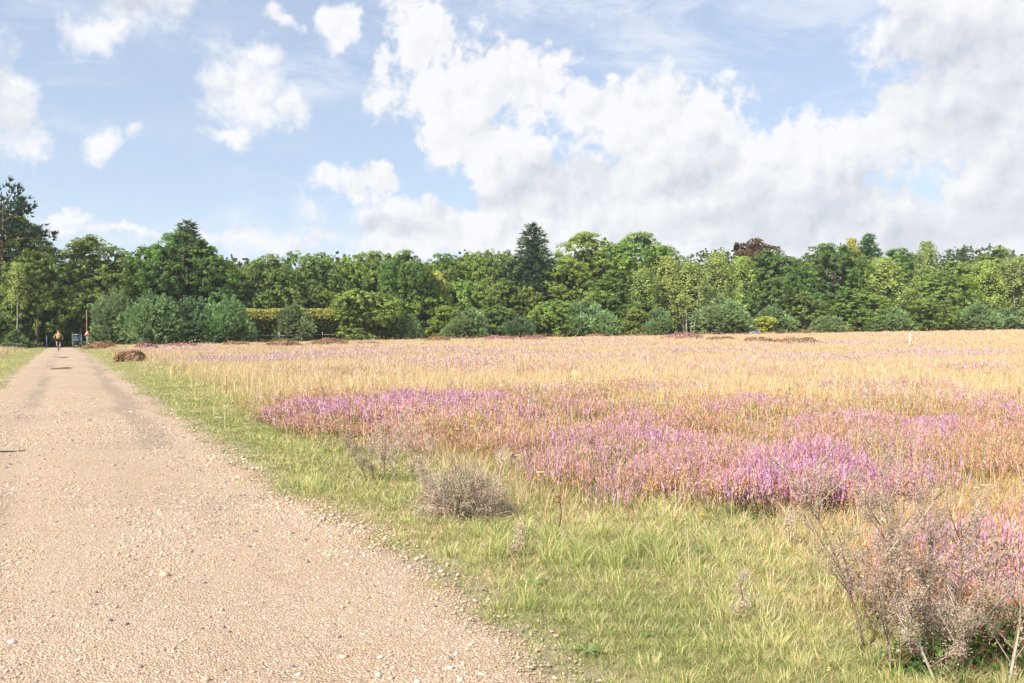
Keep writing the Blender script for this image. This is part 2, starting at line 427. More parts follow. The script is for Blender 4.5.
def make_gravel():
    mb = MB()
    pal = [(0.54, 0.385, 0.265), (0.57, 0.425, 0.305), (0.60, 0.47, 0.36), (0.50, 0.35, 0.23), (0.60, 0.49, 0.39), (0.43, 0.33, 0.25), (0.48, 0.36, 0.26)]
    for (y0, y1, n, s0) in ((1.6, 5.5, 46000, 0.0036), (5.5, 10, 36000, 0.0045), (10, 26, 30000, 0.0064)):
        Y = rng.uniform(y0, y1, n * 3)
        X = path_l(Y) - 0.3 + rng.uniform(0, 4.02 + 1.0, n * 3)
        e = np.maximum(e_right(X, Y), e_left(X, Y))
        clump = fbm((.88 * X + .475 * Y) * 1.5, (.88 * Y - .475 * X) * .4, 81, 4)
        keep = (rng.random(n * 3) < sstep(0.33, 0.66, clump) * 0.75 + 0.10 + 0.2 * sstep(-0.6, 0.0, e)) & (rng.random(n * 3) < sstep(26, 8, Y) + .02) & (e < 0.4 - 0.35 * rng.random(n * 3)) & (X > -0.66 * Y - 3)
        X, Y, e = X[keep][:n], Y[keep][:n], e[keep][:n]
        m = len(X)
        s = s0 * np.exp(0.52 * rng.normal(size=m)) * (1 + 0.2 * sstep(-0.5, 0.1, e))
        c = pick(pal, m, 0.12)
        dk = rng.random(m) < 0.06 + .3 * worn(X, Y)
        c[dk] = pick([(0.20, 0.18, 0.17), (0.26, 0.21, 0.18)], dk.sum(), 0.2)
        z = path_z(X, Y) + bumps(X, Y) + 0.1 * s
        stones(mb, np.stack([X, Y, z], 1), s, c)
    # larger odd stones
    Y = 2 + 16 * rng.random(900) ** 1.6; X = path_l(Y) + 4.0 * rng.random(900)
    s = rng.uniform(0.008, 0.016, 900); c = pick(pal, 900, 0.15)
    dk = rng.random(900) < 0.2
    c[dk] = pick([(0.18, 0.165, 0.16), (0.24, 0.2, 0.18)], dk.sum(), 0.2)
    stones(mb, np.stack([X, Y, path_z(X, Y) + 0.2 * s], 1), s, c)
    o = mb.obj('gravel', M_stone)
    tag(o, 'loose pale pink and grey pebbles strewn over the track', 'gravel', kind='stuff')
make_gravel()

# ------------------------------------------------------------------ grasses
P_GREEN = [(0.36, 0.415, 0.135), (0.44, 0.465, 0.17), (0.50, 0.49, 0.20), (0.28, 0.36, 0.10), (0.55, 0.51, 0.23), (0.17, 0.24, 0.07)]
P_STRAW = [(0.70, 0.58, 0.30), (0.75, 0.62, 0.36), (0.66, 0.55, 0.27), (0.78, 0.66, 0.42)]
P_GOLD = [(0.70, 0.515, 0.335), (0.74, 0.555, 0.385), (0.66, 0.475, 0.305), (0.76, 0.595, 0.435), (0.60, 0.48, 0.275), (0.67, 0.455, 0.325)]
P_RUST = [(0.62, 0.36, 0.18), (0.56, 0.31, 0.14), (0.66, 0.42, 0.21), (0.54, 0.37, 0.16), (0.62, 0.44, 0.20)]
P_OLIVE = [(0.42, 0.38, 0.13), (0.34, 0.32, 0.11), (0.50, 0.42, 0.15)]

def make_grass():
    mv, md, mr = MB(), MB(), MB()
    rings = [(1.4, 3.2, 5000), (3.2, 5, 9000), (5, 8, 5500), (8, 13, 2300), (13, 22, 800), (22, 38, 380), (38, 65, 210), (65, 112, 85)]
    for (y0, y1, den) in rings:
        hw = 0.66 * (y0 + y1) / 2 + 2.5
        n = int((y1 - y0) * 2 * hw * den)
        Y = rng.uniform(y0, y1, n); X = rng.uniform(-1, 1, n) * (0.66 * Y + 2.5)
        # tufting: pull blades towards random tuft centres
        cell = 0.16 * (1 + Y * 0.04)
        cx = (np.floor(X / cell) + 0.5 + 0.7 * (vnoise(np.floor(X / cell) * 7.3, np.floor(Y / cell) * 3.1, 5) - 0.5)) * cell
        cy = (np.floor(Y / cell) + 0.5 + 0.7 * (vnoise(np.floor(X / cell) * 2.3, np.floor(Y / cell) * 9.1, 6) - 0.5)) * cell
        pull = rng.uniform(0, 0.75, n)
        dx, dy = X - cx, Y - cy
        X = cx + dx * (1 - pull); Y = cy + dy * (1 - pull)
        px, py, e, green, heath, rust = zones(X, Y)
        tuft = vnoise(np.floor(X / cell) * 5.7 + 11, np.floor(Y / cell) * 4.3, 9)
        bare = fbm(X * 0.9, Y * 0.9, 91, 3)
        edge = sstep(-0.12, 0.65, e + 0.75 * (fbm(X * 1.7, Y * 1.7, 95, 3) - 0.5))
        keep = (rng.random(n) < edge * (0.62 + 0.38 * sstep(0.3, 0.5, bare)) * (1 - 0.55 * heath) * (1 - rust * (Y < 40) * (.92 - .45 * sstep(.45, .62, fbm(X * .8 + 5, Y * .6, 93, 3)))) * (0.55 + 0.45 * tuft)) & (Y < 111)
        X, Y, e, green, heath, rust, tuft, bare, py = [a[keep] for a in (X, Y, e, green, heath, rust, tuft, bare, py)]
        dx, dy = dx[keep], dy[keep]
        n = len(X)
        P = np.stack([X, Y, ground(X, Y) - 0.01], 1)
        u = rng.random(n)
        typ = np.where(u < green, 0, np.where(rng.random(n) < rust * 0.85, 2, 1))
        big = fbm(X * 0.8 + 40, Y * 0.8, 99, 3)
        wbase = np.maximum(0.0028, 0.00072 * Y)
        for ty, m_ in ((0, mv), (1, md), (2, mr)):
            k = typ == ty
            if not k.any(): continue
            nn = k.sum(); yy = Y[k]; tf = tuft[k]; bg = big[k]
            if ty == 0:
                h = (0.022 + 0.035 * sstep(0.1, 1.2, e[k]) + 0.09 * sstep(0.50, 0.75, bg) * tf + 0.03 * tf) * rng.uniform(0.5, 1.4, nn)
                dryp = np.clip(0.34 + 0.28 * sstep(0.6, 3.0, e[k]) + 0.8 * (fbm(X[k] * 1.1, Y[k] * 1.1, 103, 3) - 0.5), 0.06, 0.85)
                c = np.where((rng.random(nn) < dryp)[:, None], pick(P_STRAW, nn), pick(P_GREEN, nn))
                c = c * (0.78 + 0.36 * tf)[:, None]
                c0 = c * np.array([0.9, 1.0, 0.8]); c1 = c
                flatb = rng.random(nn) < .3; lean = np.where(flatb, rng.uniform(.04, .12, nn), h * rng.uniform(0.2, 1.1, nn)); h = np.where(flatb, h * .35, h); w = wbase[k] * rng.uniform(.5, 1.15, nn)
            elif ty == 1:
                h = (0.11 + 0.14 * tf + 0.12 * sstep(10, 30, yy)) * (.65 + .35 * sstep(5, 9, yy)) * rng.uniform(0.55, 1.2, nn)
                gr = np.clip(0.30 * sstep(5, 2, e[k]) + 0.10 + 0.7 * (fbm(X[k] * .12, Y[k] * .25, 107, 3) - 0.5), 0, .7)
                c = np.where((rng.random(nn) < gr)[:, None], pick(P_OLIVE + P_GREEN[1:3], nn), pick(P_GOLD, nn))
                c = c * (0.87 + 0.26 * tf)[:, None]
                c0 = c * np.array([0.85, 0.95, 0.75]); c1 = c
                lean = h * rng.uniform(0.1, 0.7, nn); w = wbase[k] * rng.uniform(.7, 1.4, nn)
            else:
                h = (0.12 + 0.17 * tf) * rng.uniform(0.6, 1.25, nn)
                c1 = pick(P_RUST + P_GOLD[:2], nn) * (0.85 + 0.3 * tf)[:, None]
                c0 = np.where((rng.random(nn) < 0.45)[:, None], pick(P_OLIVE, nn), c1 * np.array([.8, .9, .8]))
                lean = h * rng.uniform(0.1, 0.6, nn); w = wbase[k] * rng.uniform(.8, 1.6, nn)
            if y0 >= 22:
                mu = c1.mean(0); f_ = .75 if y0 < 38 else .5
                c1 = mu + (c1 - mu) * f_; c0 = mu * .92 + (c0 - mu * .92) * f_; w = w * .8
            az = np.where(rng.random(nn) < 0.6, np.arctan2(dy[k], dx[k]), rng.uniform(0, 2 * pi, nn))
            blades(m_, P[k], h, w, lean, az, c0, c1, 2 if y1 <= 13 else 1)
            if ty and 5 <= y1 <= 22:
                sk = np.flatnonzero(rng.random(nn) < (.55 if ty == 2 else .4)); q = len(sk)
                if q:
                    u_ = rng.uniform(.75, 1.05, q)
                    tp = P[k][sk] + np.stack([np.cos(az[sk]) * lean[sk], np.sin(az[sk]) * lean[sk], h[sk]], 1) * u_[:, None]
                    cs_ = pick(P_RUST + P_STRAW[:2], q, .25) * (0.8 if ty == 2 else 1.0)
                    cards(m_, tp, rdir(q), np.maximum(rng.uniform(.007, .015, q), .0018 * yy[sk]), cs_, .4)
    # low thatch: short and lying blades that close the turf
    for (y0, y1, den) in ((1.6, 4, 9000), (4, 7, 8500), (7, 11, 4200), (11, 17, 1700), (17, 30, 500)):
        n = int((y1 - y0) * 2 * (0.66 * (y0 + y1) / 2 + 1.5) * den)
        Y = rng.uniform(y0, y1, n); X = rng.uniform(-1, 1, n) * (0.66 * Y + 1.5)
        e = np.maximum(e_right(X, Y), e_left(X, Y)); k = (e > -.15) & (e < 8); X, Y, e = X[k], Y[k], e[k]
        k = rng.random(len(X)) < sstep(-.1, .55, e + .8 * (fbm(X * 1.7, Y * 1.7, 95, 3) - .5)); X, Y, e = X[k], Y[k], e[k]
        n = len(X); pt = fbm(X * 1.3 + 3, Y * 1.3, 113, 4); pt2 = fbm(X * .45, Y * .45, 117, 3)
        dry = np.clip(.24 + .20 * sstep(.8, 3.2, e) + 2.2 * (pt - .5) + 1.2 * (pt2 - .5), .05, .92)
        c = np.where((rng.random(n) < dry)[:, None], pick(P_STRAW + [(.56, .40, .24), (.50, .40, .22)], n, .22), pick(P_GREEN + [(.22, .31, .08), (.17, .23, .07), (.26, .28, .09)], n, .22))
        h = rng.uniform(.008, .04, n); lean = rng.uniform(.01, .06, n)
        blades(mv, np.stack([X, Y, ground(X, Y) - .003], 1), h, np.maximum(.0028, .0009 * Y) * rng.uniform(.7, 1.4, n), lean, rng.uniform(0, 6.28, n), c * .9, c, 1)
    # tall fine flowering stems standing above the sward
    for (y0, y1, den) in ((2.5, 8, 26), (8, 16, 24), (16, 34, 12)):
        hw = 0.66 * (y0 + y1) / 2 + 2.5
        n = int((y1 - y0) * 2 * hw * den)
        Y = rng.uniform(y0, y1, n); X = rng.uniform(-1, 1, n) * (0.66 * Y + 2.5)
        px, py, e, green, heath, rust = zones(X, Y)
        keep = (rng.random(n) < sstep(0.8, 4.0, e) * 0.9 + 0.05) & (e > 0.5)
        X, Y = X[keep], Y[keep]; n = len(X)
        P = np.stack([X, Y, ground(X, Y)], 1); h = rng.uniform(0.25, 0.5, n)
        az = rng.uniform(0, 2 * pi, n); lean = h * rng.uniform(0.05, 0.35, n)
        c = pick(P_STRAW + P_RUST[2:4], n)
        blades(md, P, h, np.maximum(0.0022, 0.0006 * Y), lean, az, c, c, 2)
        T = P + np.stack([np.cos(az) * lean, np.sin(az) * lean, h], 1)
        for j in range(4):
            s = rng.uniform(0.010, 0.022, n) * (1 + .06 * Y)
            cards(md, T - np.array([0, 0, 1.0]) * (s * j * 0.5)[:, None] + rng.normal(size=(n, 3)) * 0.006, rdir(n) * np.array([1, 1, .3]), s, c, 0.3, np.tile([0, 0, 1.0], (n, 1)) + 0.3 * rng.normal(size=(n, 3)))
    o = mv.obj('verge_grass', M_grass); tag(o, 'short yellow-green grass on the verges along the track', 'grass', kind='stuff')
    o = md.obj('golden_grass', M_grass); tag(o, 'long dry golden grass covering the open heath', 'grass', kind='stuff')
    o = mr.obj('rusty_grass', M_grass); tag(o, 'orange-brown seeding grass between the heather patches', 'grass', kind='stuff')
make_grass()

def moss():
    mb = MB()
    for y0, y1, n in ((2, 7, 26000), (7, 16, 26000)):
        Y = rng.uniform(y0, y1, n); X = np.where(rng.random(n) < .75, path_r(Y) + rng.uniform(-.5, .9, n), path_l(Y) + rng.uniform(-.9, .4, n))
        e = np.maximum(e_right(X, Y), e_left(X, Y))
        k = (rng.random(n) < sstep(.55, .68, fbm(X * 3.2, Y * 3.2, 181, 3)) * sstep(-.35, .05, e)) & (e < .8)
        X, Y = X[k], Y[k]; m = len(X)
        z = np.maximum(ground(X, Y), path_z(X, Y) + bumps(X, Y) - .005)
        blades(mb, np.stack([X, Y, z - .003], 1), rng.uniform(.008, .03, m), np.full(m, .0035) * (1 + Y * .1), rng.uniform(.004, .03, m), rng.uniform(0, 6.28, m),
               pick([(.30, .27, .07), (.36, .31, .09), (.26, .28, .07)], m), pick([(.38, .34, .10), (.44, .36, .13)], m), 1)
    tag(mb.obj('moss', M_grass), 'olive moss and tiny turf creeping over the edges of the track', 'moss', kind='stuff')
moss()

# ------------------------------------------------------------------ heather
P_PINK = [(0.60, 0.31, 0.48), (0.66, 0.39, 0.56), (0.54, 0.24, 0.39), (0.64, 0.40, 0.56), (0.60, 0.32, 0.44), (0.44, 0.18, 0.30)]
P_PALE = [(0.55, 0.35, 0.44), (0.58, 0.40, 0.52), (0.53, 0.33, 0.35)]
P_STEM = [(0.15, 0.13, 0.045), (0.20, 0.13, 0.06), (0.10, 0.13, 0.04), (0.27, 0.18, 0.08)]
def spikes(mb, P, h, frac, w, cs, cf, nfl):
    """upright stems with flower whorls along their upper part"""
    n = len(P)
    if n == 0: return
    az = rng.uniform(0, 2 * pi, n); lean = h * np.abs(rng.normal(0, .22, n))
    D = np.stack([np.cos(az) * lean, np.sin(az) * lean, h], 1)
    blades(mb, P, h * 0.75, w * 0.55, lean * 0.75, az, cs, cs, 1)
    for j in range(nfl):
        t0 = 1 - frac + frac * (j + 0.5) / nfl
        pos = P + D * t0[:, None] + rng.normal(size=(n, 3)) * (w * 0.6)[:, None]
        fa = rng.uniform(0, 2 * pi, n)
        a = np.stack([np.cos(fa), np.sin(fa), np.zeros(n)], 1) * (w * rng.uniform(.38, .72, n) * (1.15 - 0.5 * (j + .5) / nfl))[:, None]
        b = (D + rng.normal(size=(n, 3)) * (h * .22)[:, None]) * (frac / nfl * 0.66)[:, None]
        v = np.stack([pos - b, pos + a, pos + b, pos - a], 1)
        mb.add(v, np.arange(4 * n).reshape(n, 4), None, np.repeat(cf * (0.9 + 0.2 * rng.random((n, 1))), 4, 0))

HN_LABEL = [
 'bright pink heather clump with a green skirt, nearest full one beyond the dead weeds',
 'pale lilac heather patch right behind the tall dead weeds in the corner',
 'thin faded pink heather patch just left of the brightest clump',
 'long bright purple heather patch in the middle of the heath',
 'lilac heather patch on the upper right of the long purple one',
 'dark mauve heather clump nearest the gravel track, left end of the band',
 'mauve heather patch behind the group of dead upright stalks',
 'long thin bright purple heather band at the edge of the golden grass',
 'pinkish heather strip among orange grass above the dry grey bush',
 'small purple heather patch with a green hollow in front of it',
 'faint lilac heather patch in orange grass above the brightest clump',
 'wide faint purple heather patch in orange grass on the right',
 'lilac heather patch cut by the right edge of the picture']
for (cx, cy, rx, ry, st), lab in zip(HEATHER_NEAR, HN_LABEL):
    X0, Y0 = at_px(cx, cy)
    mb = MB()
    near = Y0 < 9.5
    n = int(17000 * st) if near else int(12000 * st)
    if cx == 985: n = 22000
    a = rng.uniform(0, 2 * pi, n); r = np.sqrt(rng.random(n)) * (1 + 0.30 * np.abs(rng.normal(size=n)))
    px = cx + rx * 1.05 * r * np.cos(a); py = cy + ry * 1.2 * r * np.sin(a)
    X, Y = at_px(px, py)
    k = (fbm(X * 1.5, Y * 1.1, 131, 4) + 0.30 * (1 - r) + .06 * rng.normal(size=n)) > (0.36 if st >= 1 or cx == 985 else 0.45)
    k &= np.maximum(e_right(X, Y), e_left(X, Y)) > 0.6
    X, Y, r = X[k], Y[k], r[k]; n = len(X)
    hump = 0.6 + 0.5 * np.clip(1 - r, 0, 1) + 0.8 * (fbm(X * 2.5, Y * 2.5, 133, 2) - 0.5)
    h = (0.34 if near else 0.32) * hump * rng.uniform(0.4, 1.2, n)
    w = np.maximum(0.010, 0.0010 * Y) * rng.uniform(.8, 1.3, n)
    pale = st < 0.9
    if st >= 1: h = h * (1.35 if cx == 812 else 1.12)
    cf = np.where((rng.random(n) < (0.5 if pale else 0.2))[:, None], pick(P_PALE, n, .12), pick(P_PINK, n, .15))
    cf = cf * (0.72 + 0.56 * fbm(X * 1.9 + 7, Y * 1.9, 135, 3))[:, None]
    dead = rng.random(n) < (0.42 if pale else 0.18) + .3 * sstep(.6, 1.2, r)
    cf[dead] = pick(P_RUST, dead.sum(), .15)
    tall = rng.random(n) < 0.8
    cf[~tall] = pick(P_STEM, (~tall).sum(), .2)
    spikes(mb, np.stack([X, Y, ground(X, Y) - .01], 1), np.where(tall, h, h * 0.7), rng.uniform(.4, .62, n), w, pick(P_STEM, n, .2), cf, 7 if near else 4)
    # low leafy skirt
    m = 2600
    a = rng.uniform(0, 2 * pi, m); rr = np.sqrt(rng.random(m)) * 1.05
    Xs, Ys = at_px(cx + rx * rr * np.cos(a), cy + ry * rr * np.sin(a))
    ks = np.maximum(e_right(Xs, Ys), e_left(Xs, Ys)) > 0.7
    Xs, Ys = Xs[ks], Ys[ks]; m = len(Xs)
    cards(mb, np.stack([Xs, Ys, ground(Xs, Ys) + rng.uniform(0.01, 0.15, m)], 1), rdir(m) + np.array([0, 0, .4]), np.maximum(0.02, 0.002 * Ys), pick([(0.10, 0.14, 0.035), (0.14, 0.15, 0.05), (0.20, 0.13, 0.06)], m), 0.7)
    tag(mb.obj('heather_patch', M_heather), lab, 'heather', 'heather patches on the heath')

def heather_carpet():
    mb = MB()
    for (y0, y1, den) in ((5, 12, 120), (12, 24, 90), (24, 45, 50), (45, 75, 26), (75, 111, 14)):
        hw = 0.66 * (y0 + y1) / 2 + 2.5
        n = int((y1 - y0) * 2 * hw * den)
        Y = rng.uniform(y0, y1, n); X = rng.uniform(-1, 1, n) * (0.66 * Y + 2.5)
        px, py, e, green, heath, rust = zones(X, Y)
        H = ell(px, py + (fbm(X * .5, Y * .5, 41, 3) - .5) * (py - HZ) * .15, HEATHER_FAR, .7)
        drift = sstep(0.54, 0.72, fbm(X * 0.10, Y * 0.09, 141, 4)) * sstep(10, 25, Y) * 0.3
        keep = (rng.random(n) < np.maximum(H, drift) * .62 + 0.05 * rust) & (e > 2.0)
        X, Y = X[keep], Y[keep]; n = len(X)
        h = rng.uniform(0.2, 0.40, n); w = np.maximum(0.012, 0.00115 * Y) * rng.uniform(.8, 1.4, n)
        cf = np.where((rng.random(n) < 0.55)[:, None], pick([(.62, .44, .46), (.60, .44, .52), (.62, .46, .40)], n, .1), pick(P_PALE + P_PINK[:1], n, .12))
        spikes(mb, np.stack([X, Y, ground(X, Y)], 1), h, rng.uniform(.4, .6, n), w, pick(P_STEM, n, .2), cf, 3 if y1 < 25 else 2)
    P_FADE = [(0.54, 0.32, 0.17), (0.60, 0.38, 0.23), (0.53, 0.29, 0.21), (0.46, 0.24, 0.12), (0.62, 0.41, 0.25), (0.57, 0.34, 0.29)]
    for (y0, y1, den) in ((4.2, 8, 1900), (8, 14, 1100), (14, 24, 520), (24, 36, 200)):
        n = int((y1 - y0) * 2 * (0.66 * (y0 + y1) / 2 + 2.5) * den)
        Y = rng.uniform(y0, y1, n); X = rng.uniform(-1, 1, n) * (0.66 * Y + 2.5)
        px, py, e, green, heath, rust = zones(X, Y)
        keep = (rng.random(n) < np.maximum(rust * .8, heath * .5) * np.where((py > 499) & (px > 690) & (px < 915), .25, 1) * (.12 + .88 * sstep(.40, .54, fbm(X * 1.5, Y * 1.0, 145, 3)))) & (e > 1.2)
        X, Y, heath = X[keep], Y[keep], heath[keep]; n = len(X)
        h = rng.uniform(0.12, 0.27, n) * (.55 + 1.1 * sstep(.38, .66, fbm(X * 1.5, Y * 1.0, 145, 3))); w = np.maximum(0.009, 0.0010 * Y) * rng.uniform(.7, 1.3, n)
        pk = fbm(X * .7, Y * .7, 147, 3)
        pink = rng.random(n) < .14 + .5 * sstep(.48, .68, pk)
        cf = np.where(pink[:, None], np.where((rng.random(n) < .5)[:, None], pick(P_PALE, n, .12), pick(P_PINK, n, .15)), pick(P_FADE, n, .15))
        ol = rng.random(n) < .10 + .35 * sstep(.52, .66, fbm(X * .9 + 20, Y * .7, 149, 3)); cf[ol] = pick(P_OLIVE, ol.sum(), .2)
        spikes(mb, np.stack([X, Y, ground(X, Y) - .01], 1), h, rng.uniform(.4, .65, n), w, pick(P_STEM + P_OLIVE[:2], n, .2), cf, 5 if y1 < 15 else 3)
    o = mb.obj('heather_carpet', M_heather)
    tag(o, 'faded rusty and pale purple heather scattered through the golden grass', 'heather', kind='stuff')
heather_carpet()

# rust-brown heather cushions along the wood edge: (px centre, py foot, width px, height px, tone, label)
CUSH = [
 (131, 362, 36, 12, 0, 'rounded rust-brown heather bush standing out in the grass right of the track'),
 (101, 349, 34, 7, 0, 'long low orange-brown heather bush beside the foot of the warning sign'),
 (146, 350, 22, 8, 1, 'small purple-tinted heather bush at the foot of the broad pine bush'),
 (182, 348, 44, 6, 1, 'low purple-brown heather strip under the broad dark pine bush'),
 (236, 347, 30, 6, 0, 'low brown heather bush at the foot of the grey-green pine left of the fence'),
 (284, 348, 36, 8, 0, 'rust-brown heather bush in front of the wire fence'),
 (329, 346, 38, 8, 0, 'rust-brown heather bush by the last fence post, left of the round bush'),
 (368, 345, 34, 4, 1, 'very low purple-brown heather in front of the bright round bush'),
 (437, 342, 30, 6, 0, 'rusty heather bush left of the small blue-green pine bush'),
 (500, 341, 40, 6, 1, 'purple-brown heather bush right of the small blue-green pine bush'),
 (532, 341, 34, 5, 1, 'mauve-brown heather under the dark round pine bush'),
 (596, 338, 26, 5, 0, 'small rusty heather bush under the pair of grey pines'),
 (682, 338, 46, 7, 1, 'long pink-brown heather bush below the pale birch stems'),
 (722, 338, 36, 5, 0, 'rusty heather below the large blue-grey pine bush'),
 (758, 338.5, 40, 6, 0, 'dark red-brown heather in front of the white rocks'),
 (797, 338.5, 54, 8, 0, 'widest red-brown heather bush, right of the white rocks'),
]
for (px, py, wp, hp, tone, lab) in CUSH:
    X, Y = at_px(px, py); X, Y = float(X), float(min(Y, 119 if px > 500 else 112))
    X = (px - 512) / F * Y
    w = wp / F * Y; h = hp / F * Y
    mb = MB(); n = 1500
    d = rdir(n); d[:, 2] = np.abs(d[:, 2])
    rr = rng.uniform(.75, 1.05, n) * (1 + 0.25 * np.sin(d[:, 0] * 7 + px) * (1 - d[:, 2]))
    pos = d * rr[:, None] * np.array([w / 2, max(w * .3, .5), h])
    pos[:, 2] *= 0.8 + 0.35 * vnoise(pos[:, 0] * 2.2 + px, pos[:, 1] * 2, 3)
    pal = [(0.33, 0.17, 0.10), (0.39, 0.22, 0.14), (0.26, 0.13, 0.08), (0.40, 0.27, 0.19), (0.30, 0.22, 0.10)] if tone == 0 else [(0.40, 0.19, 0.15), (0.44, 0.24, 0.24), (0.34, 0.16, 0.12), (0.47, 0.26, 0.30)]
    cards(mb, pos, d + .7 * rdir(n), rng.uniform(.12, .28, n), pick(pal, n), 0.5)
    o = mb.obj('heather_bush', M_heather); o.location = (X, Y, float(ground(X, Y)) - .03)
    tag(o, lab, 'heather', 'brown heather bushes along the wood edge')

# ------------------------------------------------------------------ trees
YFX = [-80, 0, 100, 200, 400, 600, 800, 1024, 1120]; YFY = [90, 92, 93, 95, 112, 122, 128, 132, 133]
def yfront(px): return float(np.interp(px, YFX, YFY))

def lobes_broad(w, h, n, low, sharp=1.0):
    L = []
    for i in range(n):
        t = low + (1 - low) * rng.random() ** 0.85
        prof = math.sqrt(max(0.02, 1 - ((t - 0.42) / 0.60) ** 2)) ** sharp
        R = rng.uniform(0.12, 0.22) * w * (0.6 + 0.5 * prof)
        a = rng.uniform(0, 2 * pi); rr = w * 0.5 * prof * rng.uniform(0.45, 0.95) - R * 0.4
        L.append((max(rr, 0) * cos(a), max(rr, 0) * sin(a), t * h - R * 0.7 * (t > .8), R))
    L.append((0, 0, h * .45, w * .28)); L.append((rng.normal() * .05 * w, rng.normal() * .05 * w, h * .66, w * .24))
    # a few limbs reaching out of the dome make the outline uneven
    for i in range(7):
        a = rng.uniform(0, 2 * pi); t = rng.uniform(.55, .97); rr = w * rng.uniform(.18, .5) * (1.25 - .75 * t)
        L.append((rr * cos(a), rr * sin(a), t * h, w * rng.uniform(.05, .10)))
    L = np.array(L)
    sk = rng.normal(size=2) * .10                       # crowns lean and sag unevenly
    L[:, 0] += sk[0] * (L[:, 2] - h * .4) + .05 * w * np.sin(L[:, 2] / h * 7 + rng.uniform(0, 6)); L[:, 1] += sk[1] * (L[:, 2] - h * .4)
    return L

def crown_broad(w, h, n_l, n_c, s, low=0.1, sharp=1.0, squash=0.8, hue=0.0):
    L = lobes_broad(w, h, n_l, low, sharp)
    ns = n_c // 24                                      # sprays of leaves sitting on the lobes
    per = rng.choice(len(L), ns, p=L[:, 3] ** 2 / (L[:, 3] ** 2).sum())
    out = unit(np.stack([L[per, 0], L[per, 1], (L[per, 2] - h * .4) * .6], 1) + 1e-6)
    d = unit(rdir(ns) + 0.6 * out + np.array([0, 0, .25]))
    C = L[per, :3] + d * (L[per, 3] * rng.uniform(.82, 1.16, ns))[:, None] * np.array([1, 1, squash])
    dist = np.linalg.norm((C[:, None] - L[None, :, :3]) / np.array([1, 1, squash]), axis=-1) / L[None, :, 3]
    dist[np.arange(ns), per] = 9
    k = (dist.min(1) > 0.74) & (C[:, 2] > 0.03 * h)
    C, d, per = C[k], d[k], per[k]; ns = len(C)
    rs = s * rng.uniform(1.2, 2.6, ns)
    lt = (0.80 + 0.40 * rng.random(len(L)))[per] * rng.uniform(.82, 1.22, ns)
    yl = (0.6 * rng.random(len(L))[per] + .4 * rng.random(ns))
    ci = np.repeat(np.arange(ns), 24); n = len(ci)
    dd = unit(rdir(n) + .7 * d[ci] + np.array([0, 0, .35]))
    pos = C[ci] + dd * (rs[ci] * rng.uniform(.45, 1.08, n))[:, None] * np.array([1, 1, .72])
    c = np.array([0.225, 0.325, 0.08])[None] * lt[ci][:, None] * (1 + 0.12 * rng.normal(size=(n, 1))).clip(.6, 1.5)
    y_ = yl[ci]; c = c * (1 + np.stack([0.35 * (y_ - .4), 0.10 * (y_ - .4), -.1 * y_], 1))
    mb = MB()
    cards(mb, pos, dd + 0.38 * rdir(n), s * rng.uniform(.55, 1.3, n), c, 0.75)
    # inner leaves filling the crown
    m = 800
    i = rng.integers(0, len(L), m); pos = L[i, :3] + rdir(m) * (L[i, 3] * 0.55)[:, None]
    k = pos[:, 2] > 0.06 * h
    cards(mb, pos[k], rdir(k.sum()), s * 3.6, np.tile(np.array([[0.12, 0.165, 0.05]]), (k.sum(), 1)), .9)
    return mb

def trunk(w, h, r, top=0.7, limbs=5, stems=1, spread=.0):
    mb = MB()
    for q in range(stems):
        a0 = 2 * pi * q / max(stems, 1) + .5
        bx, by = (spread * cos(a0), spread * sin(a0)) if stems > 1 else (0, 0)
        p = np.array([[bx + .02 * w * sin(3 * t + q) + bx * t, by + .02 * w * cos(2 * t) + by * t, h * top * t - .1] for t in np.linspace(0, 1, 6)])
        tube(mb, p, r * np.array([1.35, 1, .86, .7, .5, .25]), 7)
        for i in range(limbs):
            t = rng.uniform(.35, .95); a = rng.uniform(0, 2 * pi)
            b = np.array([bx * (1 + t), by * (1 + t), h * top * t]); L = w * rng.uniform(.2, .4)
            pts = [b, b + np.array([cos(a) * L * .5, sin(a) * L * .5, L * .35]), b + np.array([cos(a) * L, sin(a) * L, L * .9])]
            tube(mb, pts, [r * .4, r * .28, r * .08], 5)
    return mb

def needles(mb, pos, d, size, col, k=6, spread=0.55, wid=0.16):
    n = len(pos)
    for j in range(k):
        dd = unit(d + spread * rdir(n)) * (size * rng.uniform(.7, 1.2, n))[:, None]
        s = unit(np.cross(dd, rdir(n))) * (size * wid)[:, None]
        v = np.stack([pos - s, pos + s, pos + dd], 1)
        mb.add(v, None, np.arange(3 * n).reshape(n, 3), np.repeat(col * (0.85 + .3 * rng.random((n, 1))), 3, 0))

